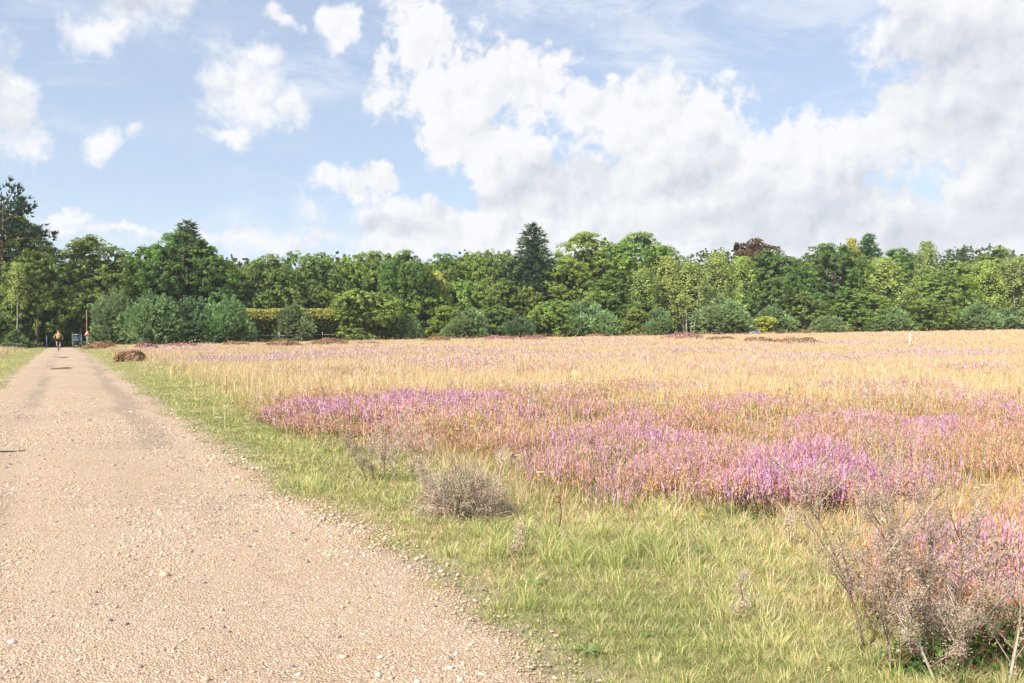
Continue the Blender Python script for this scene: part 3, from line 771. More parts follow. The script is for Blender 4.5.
def crown_pinebush(w, h, n=1700, s=0.36, sharp=.75, low=.02):
    mb = MB()
    nl = 16; L = []
    for i in range(nl):
        t = rng.uniform(.05, .8); a = rng.uniform(0, 2 * pi)
        prof = (1 - t) ** sharp * .9 + .12
        L.append((w * .5 * prof * .62 * cos(a), w * .5 * prof * .62 * sin(a), h * t, w * .19 + .1 * w * (1 - t)))
    L.append((0, 0, h * .74, w * .16)); L.append((0, 0, h * .5, w * .28)); L.append((0, 0, h * .25, w * .32)); L.append((0, 0, h * .9, w * .08))
    L = np.array(L)
    per = rng.choice(len(L), n, p=L[:, 3] ** 2 / (L[:, 3] ** 2).sum())
    d = unit(rdir(n) + np.array([0, 0, .35]) + .5 * unit(L[per, :3] * np.array([1, 1, 0]) + 1e-6))
    pos = L[per, :3] + d * (L[per, 3] * rng.uniform(.75, 1.1, n))[:, None] * np.array([1, 1, .95])
    k = (pos[:, 2] > low * h) & (pos[:, 2] < h * 1.0)
    pos, d, per = pos[k], d[k], per[k]; n = len(pos)
    lt = (0.8 + .4 * rng.random(len(L)))[per]
    c = np.array([0.265, 0.37, 0.155])[None] * lt[:, None] * (1 + .15 * rng.normal(size=(n, 1))).clip(.6, 1.5)
    needles(mb, pos, d + np.array([0, 0, .5]), s * rng.uniform(.7, 1.3, n), c)
    # leading shoots standing out of the outline
    for i in range(len(L)):
        q = 14; tt = np.linspace(0, 1, q); ln = h * rng.uniform(.10, .22)
        b = L[i, :3] + unit(np.array([L[i, 0], L[i, 1], w * .5])) * L[i, 3] * .75
        if b[2] + ln > h * 1.06: ln = max(.05 * h, h * 1.06 - b[2])
        pos = b + np.stack([L[i, 0] * .12 * tt, L[i, 1] * .12 * tt, ln * tt], 1)
        needles(mb, pos, np.tile([0, 0, 1.0], (q, 1)) + .5 * rdir(q), s * (1.05 - .5 * tt), np.tile(np.array([[0.29, 0.39, 0.17]]), (q, 1)), 7, .9)
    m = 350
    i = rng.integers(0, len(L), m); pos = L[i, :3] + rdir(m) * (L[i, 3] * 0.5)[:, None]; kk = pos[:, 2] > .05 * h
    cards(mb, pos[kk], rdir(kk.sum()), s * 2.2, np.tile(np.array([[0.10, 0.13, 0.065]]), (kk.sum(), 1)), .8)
    return mb

def crown_fir(w, h, s=.5):
    mb = MB(); P = []; D = []
    for i in range(30):
        t = .12 + .88 * (i / 29) ** .9
        r = w * .5 * ((1 - t) ** .62) * 1.15 + .12
        nb = int(5 + 9 * (1 - t))
        a0 = rng.uniform(0, 6)
        for j in range(nb):
            a = a0 + j * 2 * pi / nb + rng.uniform(-.25, .25); rr = r * rng.uniform(.7, 1.1)
            m = max(4, int(rr * 7))
            q = (np.arange(m) + rng.random(m)) / m
            z = t * h + rr * (.18 * q - .28 * q ** 2) + .12 * rng.normal(size=m)
            P.append(np.stack([np.cos(a) * rr * q, np.sin(a) * rr * q, z], 1) + rng.normal(size=(m, 3)) * (.16 * (1 - .5 * q))[:, None])
            D.append(np.tile([cos(a), sin(a), .25], (m, 1)))
    P = np.concatenate(P); D = np.concatenate(D); P = P[P[:, 2] < h]
    D = D[:len(P)]
    c = np.array([0.13, 0.19, 0.10])[None] * (1 + .2 * rng.normal(size=(len(P), 1))).clip(.5, 1.6)
    needles(mb, P, D, s * rng.uniform(.7, 1.3, len(P)), c, 5, .7, .2)
    return mb

def crown_pine(w, h, flat=True):
    """old Scots pine: separate plates of needles on bare crooked limbs"""
    mb = MB(); wood = MB()
    tube(wood, [[0, 0, -.1], [.15, 0, h * .3], [-.1, .1, h * .6], [.1, 0, h * .95]], [.34, .27, .2, .05], 8)
    for i in range(26):
        t = rng.uniform(.42, 1.0) if i > 3 else .94; a = rng.uniform(0, 2 * pi) if i % 3 else rng.uniform(-.6, .6)
        L = w * .5 * (1.1 - .55 * t) * rng.uniform(.5, 1.1) / .75
        b = np.array([0, 0, h * t * .93]); tip = b + np.array([cos(a) * L, sin(a) * L, L * rng.uniform(.05, .4)])
        tube(wood, [b, (b + tip) / 2 - np.array([0, 0, .1]), tip], [.1, .07, .02], 5)
        m = 42
        q = rng.uniform(.35, 1.08, m)
        pos = b + (tip - b) * q[:, None] + rng.normal(size=(m, 3)) * np.array([.5, .5, .26]) * (w / 9)
        c = np.array([0.055, 0.09, 0.055])[None] * (1 + .2 * rng.normal(size=(m, 1))).clip(.5, 1.6)
        needles(mb, pos, np.tile(unit(tip - b) + np.array([0, 0, .6]), (m, 1)), rng.uniform(.4, .7, m), c, 7, .8, .15)
    return mb, wood

def crown_birch(w, h, low=.18, n=6500, s=.27):
    """narrow light crown of hanging sprays"""
    mb = MB(); P = []; C = []
    ns = 210
    for i in range(ns):
        t = low + (1 - low) * rng.random() ** .8
        prof = math.sqrt(max(.03, 1 - ((t - .42) / .60) ** 2)) * (1 - .25 * t)
        a = rng.uniform(0, 2 * pi); rr = w * .56 * prof * rng.uniform(.35, 1)
        m = n // ns; L = rng.uniform(.8, 2.2) * h / 13
        q = rng.random(m)
        pos = np.stack([cos(a) * rr * np.ones(m), sin(a) * rr * np.ones(m), t * h - L * q + .4], 1) + rng.normal(size=(m, 3)) * np.array([.3, .3, .12]) * (w / 6) * (.4 + .8 * q)[:, None]
        P.append(pos); C.append(np.full(m, rng.uniform(.8, 1.2)))
    P = np.concatenate(P); C = np.concatenate(C); k = (P[:, 2] > .03 * h) & (P[:, 2] < h); P, C = P[k], C[k]
    n = len(P)
    c = np.array([0.33, 0.40, 0.125])[None] * C[:, None] * (1 + .2 * rng.normal(size=(n, 1))).clip(.5, 1.6)
    out = unit(P * np.array([1, 1, 0]) + 1e-6)
    cards(mb, P, out + .8 * rdir(n) + np.array([0, 0, .2]), s * rng.uniform(.6, 1.3, n), c, .7)
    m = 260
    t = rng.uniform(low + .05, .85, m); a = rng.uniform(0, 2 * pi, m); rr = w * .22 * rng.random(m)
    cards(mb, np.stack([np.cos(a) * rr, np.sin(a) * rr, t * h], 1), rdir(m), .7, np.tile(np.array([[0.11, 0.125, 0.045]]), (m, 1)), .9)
    return mb

LIB = {}
def lib(kind, base, mbs, mtrunk, bark, leaf):
    LIB.setdefault(kind, []).append((base, mbs.mesh(kind + '_crown', leaf), mtrunk.mesh(kind + '_trunk', bark, True)))
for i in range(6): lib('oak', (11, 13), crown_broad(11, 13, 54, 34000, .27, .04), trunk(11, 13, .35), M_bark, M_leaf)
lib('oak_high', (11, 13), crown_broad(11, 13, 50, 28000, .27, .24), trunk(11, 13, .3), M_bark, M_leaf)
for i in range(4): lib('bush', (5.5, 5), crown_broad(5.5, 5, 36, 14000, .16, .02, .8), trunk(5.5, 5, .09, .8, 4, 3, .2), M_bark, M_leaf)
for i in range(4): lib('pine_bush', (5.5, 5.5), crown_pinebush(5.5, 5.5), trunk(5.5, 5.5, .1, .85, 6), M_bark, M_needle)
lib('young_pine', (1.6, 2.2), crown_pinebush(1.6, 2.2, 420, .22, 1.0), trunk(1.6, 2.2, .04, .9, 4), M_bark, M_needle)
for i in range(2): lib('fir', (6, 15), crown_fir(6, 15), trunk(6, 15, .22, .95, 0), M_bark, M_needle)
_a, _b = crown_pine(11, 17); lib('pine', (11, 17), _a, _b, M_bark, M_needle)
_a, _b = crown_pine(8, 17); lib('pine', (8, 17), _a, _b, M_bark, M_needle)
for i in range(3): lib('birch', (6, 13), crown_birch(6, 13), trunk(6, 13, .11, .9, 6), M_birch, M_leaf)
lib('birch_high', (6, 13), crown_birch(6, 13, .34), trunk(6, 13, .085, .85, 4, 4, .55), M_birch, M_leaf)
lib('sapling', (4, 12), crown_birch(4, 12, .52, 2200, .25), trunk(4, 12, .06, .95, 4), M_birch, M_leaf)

KIND = {'oak': ('broadleaf_tree', 'tree'), 'oak_high': ('broadleaf_tree', 'tree'), 'bush': ('bush', 'bush'), 'pine_bush': ('pine_bush', 'pine'), 'young_pine': ('young_pine', 'pine'), 'fir': ('fir_tree', 'fir'),
        'pine': ('pine_tree', 'pine'), 'birch': ('birch_tree', 'birch'), 'birch_high': ('birch_tree', 'birch'), 'sapling': ('birch_sapling', 'birch')}
GR = {'oak': 'broadleaf trees of the wood', 'oak_high': 'broadleaf trees of the wood', 'bush': 'leafy bushes along the wood edge', 'pine_bush': 'young bushy pines along the wood edge', 'fir': 'firs of the wood', 'pine': 'tall pines of the wood', 'birch': 'birches of the wood', 'birch_high': 'birches of the wood'}
G0 = (1, 1, 1); DK = (.68, .78, .8); LT = (1.22, 1.18, 1.05); YL = (1.35, 1.15, .8); OL = (1.25, 1.08, .9); BL = (1.05, 1.1, 1.15); GY = (1.2, 1.2, 1.2); VD = (.42, .52, .56)
cnt = {}
# kind, px, top row, width px, metres behind the wood edge, tint, label
T = [
 # ---- left of the track
 ('pine', 4, 192, 92, 4, G0, 'dark ragged Scots pine towering over the left edge of the picture'),
 ('oak', 0, 211, 92, 8, G0, 'big green tree under the ragged pine at the left edge'),
 ('oak_high', 36, 247, 60, 3, G0, 'light green tree overhanging the left side of the track'),
 ('oak', 58, 262, 50, 14, DK, 'dark tree arching over the end of the track'),
 ('oak', 14, 292, 46, 5, VD, 'low dark tree behind the thin sapling left of the track'),
 ('bush', 50, 312, 34, 16, VD, 'dark undergrowth bush behind the cyclist'),
 ('sapling', 17, 262, 24, -2.5, LT, 'thin pale sapling with a bare stem left of the track'),
 ('young_pine', 17, 330, 22, -4, G0, 'tiny young pine in the grass left of the track'),
 ('bush', -4, 318, 30, 0, DK, 'dark bush at the left edge under the big tree'),
 # ---- between track and fence
 ('pine_bush', 115, 289, 44, 2, G0, 'green pine bush directly right of the warning sign'),
 ('pine_bush', 150, 292, 62, -1, G0, 'broad bright pine bush reaching down to the heath right of the track'),
 ('pine_bush', 190, 299, 54, 1, DK, 'darker pine bush on the right shoulder of the broad one'),
 ('pine_bush', 225, 298, 52, 0, BL, 'grey-green upright pine bush left of the wire fence'),
 ('oak', 97, 240, 82, 10, G0, 'rounded dark green tree right of the track, left of the tallest clump'),
 ('oak', 88, 285, 46, 20, VD, 'small dark tree closing the end of the track'),
 ('oak', 140, 258, 60, 13, G0, 'lower tree between two taller rounded trees right of the track'),
 ('oak', 183, 234, 84, 9, DK, 'large dark tree with a bushy top right of the track'),
 ('fir', 188, 221, 66, 11, G0, 'dark fir tip poking out of the large dark tree'),
 ('oak', 231, 257, 44, 12, OL, 'dull olive-red tree right of the large dark tree'),
 # ---- behind the fence
 ('pine_bush', 296, 303, 40, 1, G0, 'rounded pine bush standing in front of the yellow hedge'),
 ('oak', 268, 256, 58, 8, G0, 'leafy tree behind the yellow hedge, left one'),
 ('oak', 314, 253, 66, 11, G0, 'tall leafy tree behind the middle of the hedge'),
 ('oak', 350, 255, 50, 13, LT, 'light green tree top above the bright round bush'),
 ('oak', 380, 252, 60, 14, G0, 'leafy tree right above the bright round bush'),
 ('bush', 268, 290, 36, 7, DK, 'dark shrub behind the left half of the yellow hedge'),
 ('bush', 320, 287, 42, 7, OL, 'olive shrub behind the right half of the yellow hedge'),
 ('bush', 365, 289, 66, 0, LT, 'bright green round bush standing forward of the wood'),
 ('bush', 392, 296, 44, 4, G0, 'green bush leaning on the right of the bright round bush'),
 ('pine_bush', 408, 315, 28, -1, BL, 'small bluish pine bush right of the bright round bush'),
 # ---- middle
 ('oak', 410, 253, 50, 6, DK, 'dark dense oak left of the pale dead branches'),
 ('bush', 438, 272, 24, 8, (2.6, 2.0, 2.2), 'pale half-dead tree between the dark oak and the lighter crowns'),
 ('oak', 440, 252, 52, 14, G0, 'tree top on the skyline left of the tall fir'),
 ('oak', 478, 253, 50, 16, LT, 'pale tree top on the skyline, second left of the tall fir'),
 ('oak', 503, 251, 44, 13, G0, 'tree touching the left side of the tall fir'),
 ('bush', 425, 291, 54, 5, LT, 'yellow-green bush behind the small bluish pine'),
 ('bush', 462, 280, 50, 8, LT, 'light bush halfway up the wood left of the fir'),
 ('bush', 500, 284, 56, 7, G0, 'green bush below the tall fir on its left'),
 ('bush', 448, 306, 40, 2, OL, 'olive bush left of the blue-green pine bush'),
 ('pine_bush', 467, 309, 42, -1, BL, 'blue-green pine bush standing forward in the middle of the wood edge'),
 ('bush', 494, 305, 38, 3, G0, 'leafy bush between the blue-green and the dark pine bush'),
 ('pine_bush', 518, 315, 32, 0, DK, 'dark rounded pine bush below the tall fir'),
 ('fir', 533, 224, 62, 11, G0, 'tall dark fir rising alone above the skyline'),
 ('bush', 550, 300, 48, 3, LT, 'bright leafy bush below the big oak'),
 ('bush', 528, 288, 36, 6, OL, 'olive bush at the foot of the tall fir'),
 ('oak', 566, 256, 50, 8, LT, 'lighter tree between the tall fir and the big oak'),
 ('oak', 594, 235, 92, 14, LT, 'biggest oak of the wood, broad light crown right of the fir'),
 ('oak', 640, 236, 70, 13, G0, 'tall oak joined to the right side of the biggest oak'),
 ('oak', 620, 270, 60, 7, DK, 'dark tree below the two big oaks'),
 ('pine_bush', 585, 299, 44, 1, GY, 'grey-green pine bush below the biggest oak'),
 ('pine_bush', 607, 310, 32, -1, GY, 'small grey pine bush, right one of a pair below the biggest oak'),
 # ---- birches
 ('birch', 644, 268, 38, 3, G0, 'yellow-green birch, leftmost of the birch group'),
 ('birch', 667, 256, 40, 5, LT, 'tall pale birch, second in the birch group'),
 ('birch_high', 690, 262, 50, 4, G0, 'birch with thin pale stems showing below its crown'),
 ('birch', 716, 252, 46, 9, G0, 'birch with a soft round top behind the large blue-grey pine'),
 ('birch', 742, 256, 40, 8, LT, 'pale birch at the right end of the birch group'),
 ('pine_bush', 657, 309, 30, -.5, G0, 'small dark pine bush under the leftmost birches'),
 ('bush', 634, 308, 30, 1, LT, 'light green bush left of the birch group'),
 ('pine_bush', 719, 296, 56, -1, GY, 'large blue-grey pine bush in front of the birches'),
 ('oak', 756, 240, 56, 18, (.62, .28, .62), 'copper beech with a dark red-brown top'),
 ('oak', 776, 252, 62, 9, DK, 'dark green tree below the copper beech'),
 ('oak', 802, 260, 38, 13, YL, 'tree with yellowing leaves right of the copper beech'),
 ('pine_bush', 776, 304, 40, 3, GY, 'pale pine bush right of the white rocks'),
 ('bush', 763, 316, 26, 0, (2.2, 1.8, 1.3), 'dry yellowish bush behind the white rocks'),
 ('bush', 740, 326, 16, -1, YL, 'tiny yellow-green bush left of the white rocks'),
 ('bush', 805, 293, 54, 3, G0, 'leafy green bush right of the pale pine bush'),
 # ---- right
 ('oak', 832, 244, 72, 11, DK, 'dark rounded oak left of the broad conifer top'),
 ('birch', 852, 238, 28, 17, YL, 'yellowish narrow birch tip beside the broad conifer top'),
 ('fir', 868, 234, 46, 18, (1.2, 1.35, 1.1), 'broad dark conifer top on the skyline right of the dark rounded oak'),
 ('oak', 905, 250, 56, 17, DK, 'dark crown between the broad conifer and the slender birch'),
 ('birch', 882, 257, 56, 6, LT, 'broad grey-green willow-like birch right of the dark oak'),
 ('birch', 926, 241, 34, 9, G0, 'slender birch whose top stands above its neighbours'),
 ('oak', 940, 268, 58, 8, G0, 'green tree below the slender birch'),
 ('oak', 856, 290, 60, 4, G0, 'leafy tree below the willow-like birch'),
 ('pine_bush', 828, 315, 32, -1, GY, 'small pale blue-green pine bush under the dark rounded oak'),
 ('pine_bush', 888, 308, 40, -1, GY, 'feathery grey-green pine bush below the willow-like birch'),
 ('bush', 930, 299, 46, 0, G0, 'rounded bright green bush by the white post'),
 ('bush', 906, 316, 24, 2, DK, 'dark low bush between the feathery pine and the rounded bush'),
 ('fir', 963, 248, 26, 16, G0, 'small dark fir tip on the skyline near the right'),
 ('oak', 966, 262, 52, 11, LT, 'light tree under the small fir tip'),
 ('birch', 985, 260, 44, 6, LT, 'light olive birch with hanging sprays near the right edge'),
 ('birch', 1014, 257, 46, 7, G0, 'birch at the right edge of the wood'),
 ('oak', 1003, 250, 66, 15, G0, 'broad tree top on the skyline at the right'),
 ('oak', 1046, 252, 66, 12, G0, 'tree cut by the right edge of the picture'),
 ('bush', 960, 309, 30, 3, DK, 'dark bush left of the blue-grey pines at the right edge'),
 ('pine_bush', 980, 303, 40, -1, BL, 'blue-grey pine bush, larger of the two at the right edge'),
 ('pine_bush', 1013, 306, 38, -1, BL, 'blue-grey pine bush cut by the right edge'),
]
for (kind, px, top, wp, dY, tint, lab) in T:
    i = cnt.get(kind, 0); cnt[kind] = i + 1
    (bw, bh), cm, tm = LIB[kind][i % len(LIB[kind])]
    Y = yfront(px) + dY; X = (px - 512) / F * Y
    z = float(terr(X, Y)); hgt = zpx(top, Y) - z; w = wp / F * Y
    nm, cat = KIND[kind]
    r = thing(nm, lab, cat, (X, Y, z - .05), random.uniform(0, 6.28), GR.get(kind))
    kw = 1.2 if kind == 'oak' else 1.1
    r.scale = (w / bw * kw, w / bw * kw, hgt / bh)
    o = link('crown', cm, r); o.color = tuple(t * random.uniform(.94, 1.06) for t in tint) + (1,)
    link('trunk', tm, r)

def woodland():
    """the deep wood behind the edge trees, one mass of foliage"""
    mb = MB()
    n = 60000
    px = rng.uniform(-90, 1120, n); dY = 22 + 22 * rng.random(n)
    Y = np.interp(px, YFX, YFY) + dY; X = (px - 512) / F * Y
    top = 262 + 6 * np.sin(px * .05) + 12 * (fbm(px * .03, dY * .2, 151, 3) - .5)
    hmax = CAMZ + (HZ - top) / F * Y
    z = terr(X, Y) + hmax * rng.random(n) ** .8 * rng.uniform(.8, 1, n)
    gap = (px > 40) & (px < 95) & (z < 4) & False
    c = np.array([0.085, 0.12, 0.04])[None] * (1 + .25 * rng.normal(size=(n, 1))).clip(.4, 1.7)
    cards(mb, np.stack([X, Y, z], 1), rdir(n) + np.array([0, -.5, .4]), rng.uniform(.5, 1.2, n), c, .8)
    m = 16000
    px = rng.uniform(-90, 1120, m); Y = np.interp(px, YFX, YFY) + 14 + 26 * rng.random(m); X = (px - 512) / F * Y
    k = rng.random(m) < 1
    cards(mb, np.stack([X, Y, terr(X, Y) + 5.5 * rng.random(m)], 1), rdir(m) + np.array([0, -.8, .2]), rng.uniform(.7, 1.4, m), np.array([[0.07, .10, .035]]) * (1 + .25 * rng.normal(size=(m, 1))).clip(.4, 1.7), .8)
    m = 130
    for i in range(m):
        pxx = rng.uniform(-80, 1110); y = float(np.interp(pxx, YFX, YFY)) + rng.uniform(12, 40); x = (pxx - 512) / F * y
        tube(mb, [[x, y, float(terr(x, y)) - .1], [x + .2, y, 9]], [.2, .1], 5, (0.06, 0.045, 0.035))
    tag(mb.obj('woodland', M_leaf), 'deep shady wood filling the space behind the edge trees', 'woodland', kind='stuff')
woodland()

# undergrowth: bracken / tall grass fringe at the foot of the wood
def fringe():
    mb = MB(); n = 9000
    px = rng.uniform(-60, 1090, n); Y = np.interp(px, YFX, YFY) + rng.uniform(-4, 3, n); X = (px - 512) / F * Y
    k = (np.maximum(e_right(X, Y), e_left(X, Y)) > .6)
    X, Y, px = X[k], Y[k], px[k]; n = len(X)
    d = fbm(X * .35, Y * .5, 161, 3)
    k = rng.random(n) < sstep(.42, .62, d); X, Y = X[k], Y[k]; n = len(X)
    c = pick([(0.16, 0.20, 0.05), (0.30, 0.30, 0.08), (0.38, 0.30, 0.10), (0.12, 0.17, 0.04)], n)
    cards(mb, np.stack([X, Y, ground(X, Y) + rng.uniform(.05, .7, n)], 1), rdir(n) + np.array([0, 0, .4]), rng.uniform(.18, .4, n), c, .6)
    n = 9000
    px = rng.uniform(150, 860, n); Y = np.interp(px, YFX, YFY) + rng.uniform(-7, -1.5, n); X = (px - 512) / F * Y
    k = rng.random(n) < sstep(.46, .60, fbm(X * .22 + 9, Y * .35, 167, 3)); X, Y = X[k], Y[k]; n = len(X)
    hh = .45 * (.5 + fbm(X * .8, Y * .8, 169, 2))
    cards(mb, np.stack([X, Y, ground(X, Y) + hh * rng.random(n)], 1), rdir(n) + np.array([0, 0, .3]), rng.uniform(.12, .26, n), pick([(0.36, 0.19, 0.12), (0.42, 0.24, 0.17), (0.30, 0.15, 0.10), (0.44, 0.27, 0.27)], n), .5)
    tag(mb.obj('undergrowth', M_leaf), 'low green, yellow and rusty undergrowth along the foot of the wood', 'undergrowth', kind='stuff')
fringe()

# hedge behind the fence with its yellow-green top
def hedge():
    A, B = 236, 342; Ya, Yb = yfront(A) + 2.8, yfront(B) + 2.8
    a = np.array([(A - 512) / F * Ya, Ya]); b = np.array([(B - 512) / F * Yb, Yb])
    n = 9000; t = rng.random(n); p = a + (b - a) * t[:, None]
    z0 = terr(p[:, 0], p[:, 1]); H = (HZ - 309.5) / F * p[:, 1] + CAMZ - z0 + .35 * (fbm(t * 30, 0 * t, 171, 3) - .5)
    r = rng.random(n); top = r < .42
    z = np.where(top, H * rng.uniform(.8, 1.02, n), H * rng.uniform(.03, .85, n))
    off = rng.normal(size=n) * .25 + np.where(top, rng.uniform(-1, 1, n), -1.05)
    n2 = unit(np.array([[b[1] - a[1], -(b[0] - a[0])]]))[0]
    if n2[1] > 0: n2 = -n2
    pos = np.stack([p[:, 0] - n2[0] * off, p[:, 1] - n2[1] * off, z0 + z], 1)
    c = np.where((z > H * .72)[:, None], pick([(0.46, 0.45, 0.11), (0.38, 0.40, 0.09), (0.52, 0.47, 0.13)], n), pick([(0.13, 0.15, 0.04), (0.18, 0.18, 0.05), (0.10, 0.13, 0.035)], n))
    r_ = thing('hedge', 'long clipped hedge with a yellow-green top behind the wire fence', 'hedge', (0, 0, 0))
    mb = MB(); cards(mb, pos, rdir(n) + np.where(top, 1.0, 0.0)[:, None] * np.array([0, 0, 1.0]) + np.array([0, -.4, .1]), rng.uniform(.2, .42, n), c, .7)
    m = 900; t = rng.random(m); p = a + (b - a) * t[:, None]
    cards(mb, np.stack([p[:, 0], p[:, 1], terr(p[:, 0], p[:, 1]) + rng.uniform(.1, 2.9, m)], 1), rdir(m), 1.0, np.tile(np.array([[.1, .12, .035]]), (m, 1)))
    mb.obj('foliage', M_leaf, r_)
    mt = MB()
    for t in np.linspace(.02, .98, 24):
        x, y = a + (b - a) * t; z = float(terr(x, y))
        tube(mt, [[x, y, z - .1], [x + .1, y, z + 1.2], [x, y, z + 2.4]], [.06, .05, .02], 5)
    mt.obj('stems', M_bark, r_)
hedge()

# ------------------------------------------------------------------ fence, post, sign, gate
M_grey = plain('weathered_grey_post', (0.33, 0.35, 0.36), .8, .2)
M_rail = plain('rail_wood', (0.36, 0.27, 0.22), .85, .1)
M_white = plain('white_paint', (0.66, 0.66, 0.68), .5, .4, 0, .05)
M_red = plain('red_sign_paint', (0.55, 0.045, 0.06), .4, .5, 0, .05)
M_black = plain('black_paint', (0.03, 0.03, 0.035), .5, .4)
M_gate = plain('blue_grey_metal', (0.10, 0.15, 0.19), .5, .5, .3)
M_gatel = plain('galvanised_metal', (0.34, 0.42, 0.46), .45, .5, .5)
M_board = plain('blue_board', (0.045, 0.085, 0.12), .6, .3)
M_green = plain('green_plastic', (0.05, 0.20, 0.17), .5, .4)
M_wood = plain('old_pole_wood', (0.24, 0.17, 0.11), .9, .1)

def pos_at(px, Y):
    X = (px - 512) / F * Y; return X, Y, float(ground(X, Y))
r = thing('wire_fence', 'low fence of thin grey posts and one rail in front of the hedge', 'fence')
pp = []
for px in (232, 256.5, 279.3, 301, 322.5, 343):
    x, y, z = pos_at(px, yfront(px) - .2); pp.append((x, y, z))
    m = MB(); tube(m, [[x, y, z - .1], [x, y, z + 1.42]], [.06, .05], 8); m.obj('post', M_grey, r)
for hgt, rad, mt in ((1.05, .035, M_rail), (.55, .012, M_grey)):
    m = MB()
    for a, b in zip(pp[:-1], pp[1:]): tube(m, [np.array(a) + (0, -.055, hgt), np.array(b) + (0, -.055, hgt)], rad, 6)
    m.obj('rail' if rad > .02 else 'wire', mt, r)

X, Y = at_px(910, 348.5); x, y, z = pos_at(910, float(Y)); hp = 15.5 / F * y
r = thing('marker_post', 'lone white marker post standing in the golden grass at the right', 'post', (x, y, z))
m = MB(); tube(m, [[0, 0, -.1], [0, 0, hp * .97], [0, 0, hp]], [.048, .048, .03], 10); m.obj('post_shaft', M_white, r)
m = MB(); n = 160
blades(m, np.stack([rng.normal(size=n) * .12, rng.normal(size=n) * .12, np.full(n, -.02)], 1), rng.uniform(.15, .4, n), np.full(n, .05), rng.uniform(.02, .15, n), rng.uniform(0, 6.28, n), pick([(0.34, .36, .08)], n), pick([(0.42, .42, .1)], n), 1)
m.obj('grass_tuft', M_grass, r)

def tri_plate(cx, cz, s, y, th, inner=None):
    pts = [(cx - s / 2, cz), (cx + s / 2, cz), (cx, cz + s * .87)]
    v = [(p[0], y - th / 2, p[1]) for p in pts] + [(p[0], y + th / 2, p[1]) for p in pts]
    return np.array(v), [(0, 1, 4, 3), (1, 2, 5, 4), (2, 0, 3, 5)], [(0, 2, 1), (3, 4, 5)]
x, y, z = pos_at(87.2, 84)
r = thing('warning_sign', 'red and white triangular warning sign on a grey pole right of the track', 'sign', (x, y, z), radians(28))
hs = zpx(335.8, y) - z
m = MB(); tube(m, [[0, 0, -.2], [0, 0, hs + .35]], .04, 8); m.obj('pole', M_gatel, r)
v, q, t = tri_plate(0, hs, .66, -.06, .02); m = MB(); m.add(v, q, t); pl = m.obj('sign_plate', M_red, r)
v, q, t = tri_plate(0, hs + .085, .40, -.075, .008); m = MB(); m.add(v, q, t); m.obj('sign_face', M_white, pl)
m = MB(); box(m, (0.02, -.084, hs + .2), (.05, .008, .13)); box(m, (0.03, -.084, hs + .115), (.07, .008, .03)); m.obj('symbol', M_black, pl)
x, y, z = pos_at(89.2, 86)
r = thing('utility_box', 'small blue-green box on the ground behind the warning sign', 'box', (x, y, z), .4)
m = MB(); box(m, (0, 0, .3), (.3, .22, .62)); m.obj('cabinet', M_green, r)
m = MB(); box(m, (0, 0, .635), (.36, .28, .05)); m.obj('lid', M_green, r)
x, y, z = pos_at(86.7, 90)
r = thing('wooden_pole', 'tall thin wooden pole rising behind the warning sign', 'pole', (x, y, z))
hp = zpx(311, y) - z
m = MB(); tube(m, [[0, 0, -.2], [.02, 0, hp * .5], [0, 0, hp]], [.07, .065, .05], 8); m.obj('shaft', M_wood, r)
m = MB(); tube(m, [[0, 0, hp], [0, 0, hp + .05]], [.06, .03], 8); m.obj('cap', M_grey, r)

x, y, z = pos_at(77, 95)
r = thing('gate', 'dark blue-grey metal gate standing open right of the end of the track', 'gate', (x, y, z), .1)
hg = zpx(334.3, y) - z; wg = 8.6 / F * y
for sx in (-1, 1):
    m = MB(); box(m, (sx * wg / 2, 0, hg / 2), (.09, .09, hg)); m.obj('gate_post', M_gatel if sx > 0 else M_gate, r)
for zz, th in ((hg - .03, .07), (.18, .07), (hg * .55, .05)):
    m = MB(); box(m, (0, 0, zz), (wg - .1, .06, th)); m.obj('gate_rail', M_gatel, r)
m = MB()
for i in range(9): tube(m, [[-wg / 2 + wg * (i + 1) / 10, .0, .2], [-wg / 2 + wg * (i + 1) / 10, 0, hg - .05]], .012, 5)
m.obj('gate_bars', M_gate, r)
m = MB(); box(m, (0, .05, hg * .58), (wg * .8, .02, hg * .6)); m.obj('panel', M_board, r)
x, y, z = pos_at(73.3, 93)
r = thing('short_post', 'short pale wooden post at the left side of the gate', 'post', (x, y, z))
m = MB(); tube(m, [[0, 0, -.1], [0, 0, .95]], [.09, .085], 8); m.obj('shaft', M_wood, r)
m = MB(); tube(m, [[0, 0, .95], [0, 0, 1.0]], [.095, .02], 8); m.obj('cap', M_white, r)
x, y, z = pos_at(80.6, 94)
r = thing('pole_marker', 'thin dark pole with two small red marks beside the gate', 'pole', (x, y, z))
hp = zpx(327.5, y) - z
m = MB(); tube(m, [[0, 0, -.1], [0, 0, hp]], .035, 8); m.obj('pole', M_gate, r)
for zz in (328.8, 332.6):
    m = MB(); box(m, (0, -.05, zpx(zz, y) - z), (.14, .03, .13)); m.obj('red_mark', M_red, r)
x, y, z = pos_at(46.7, 90)
r = thing('thin_post', 'thin grey post in the shade left of the cyclist', 'post', (x, y, z))
m = MB(); tube(m, [[0, 0, -.1], [0, 0, 1.35]], .045, 8); m.obj('shaft', M_gate, r)
m = MB(); tube(m, [[0, 0, 1.35], [0, 0, 1.39]], [.05, .02], 8); m.obj('cap', M_gate, r)

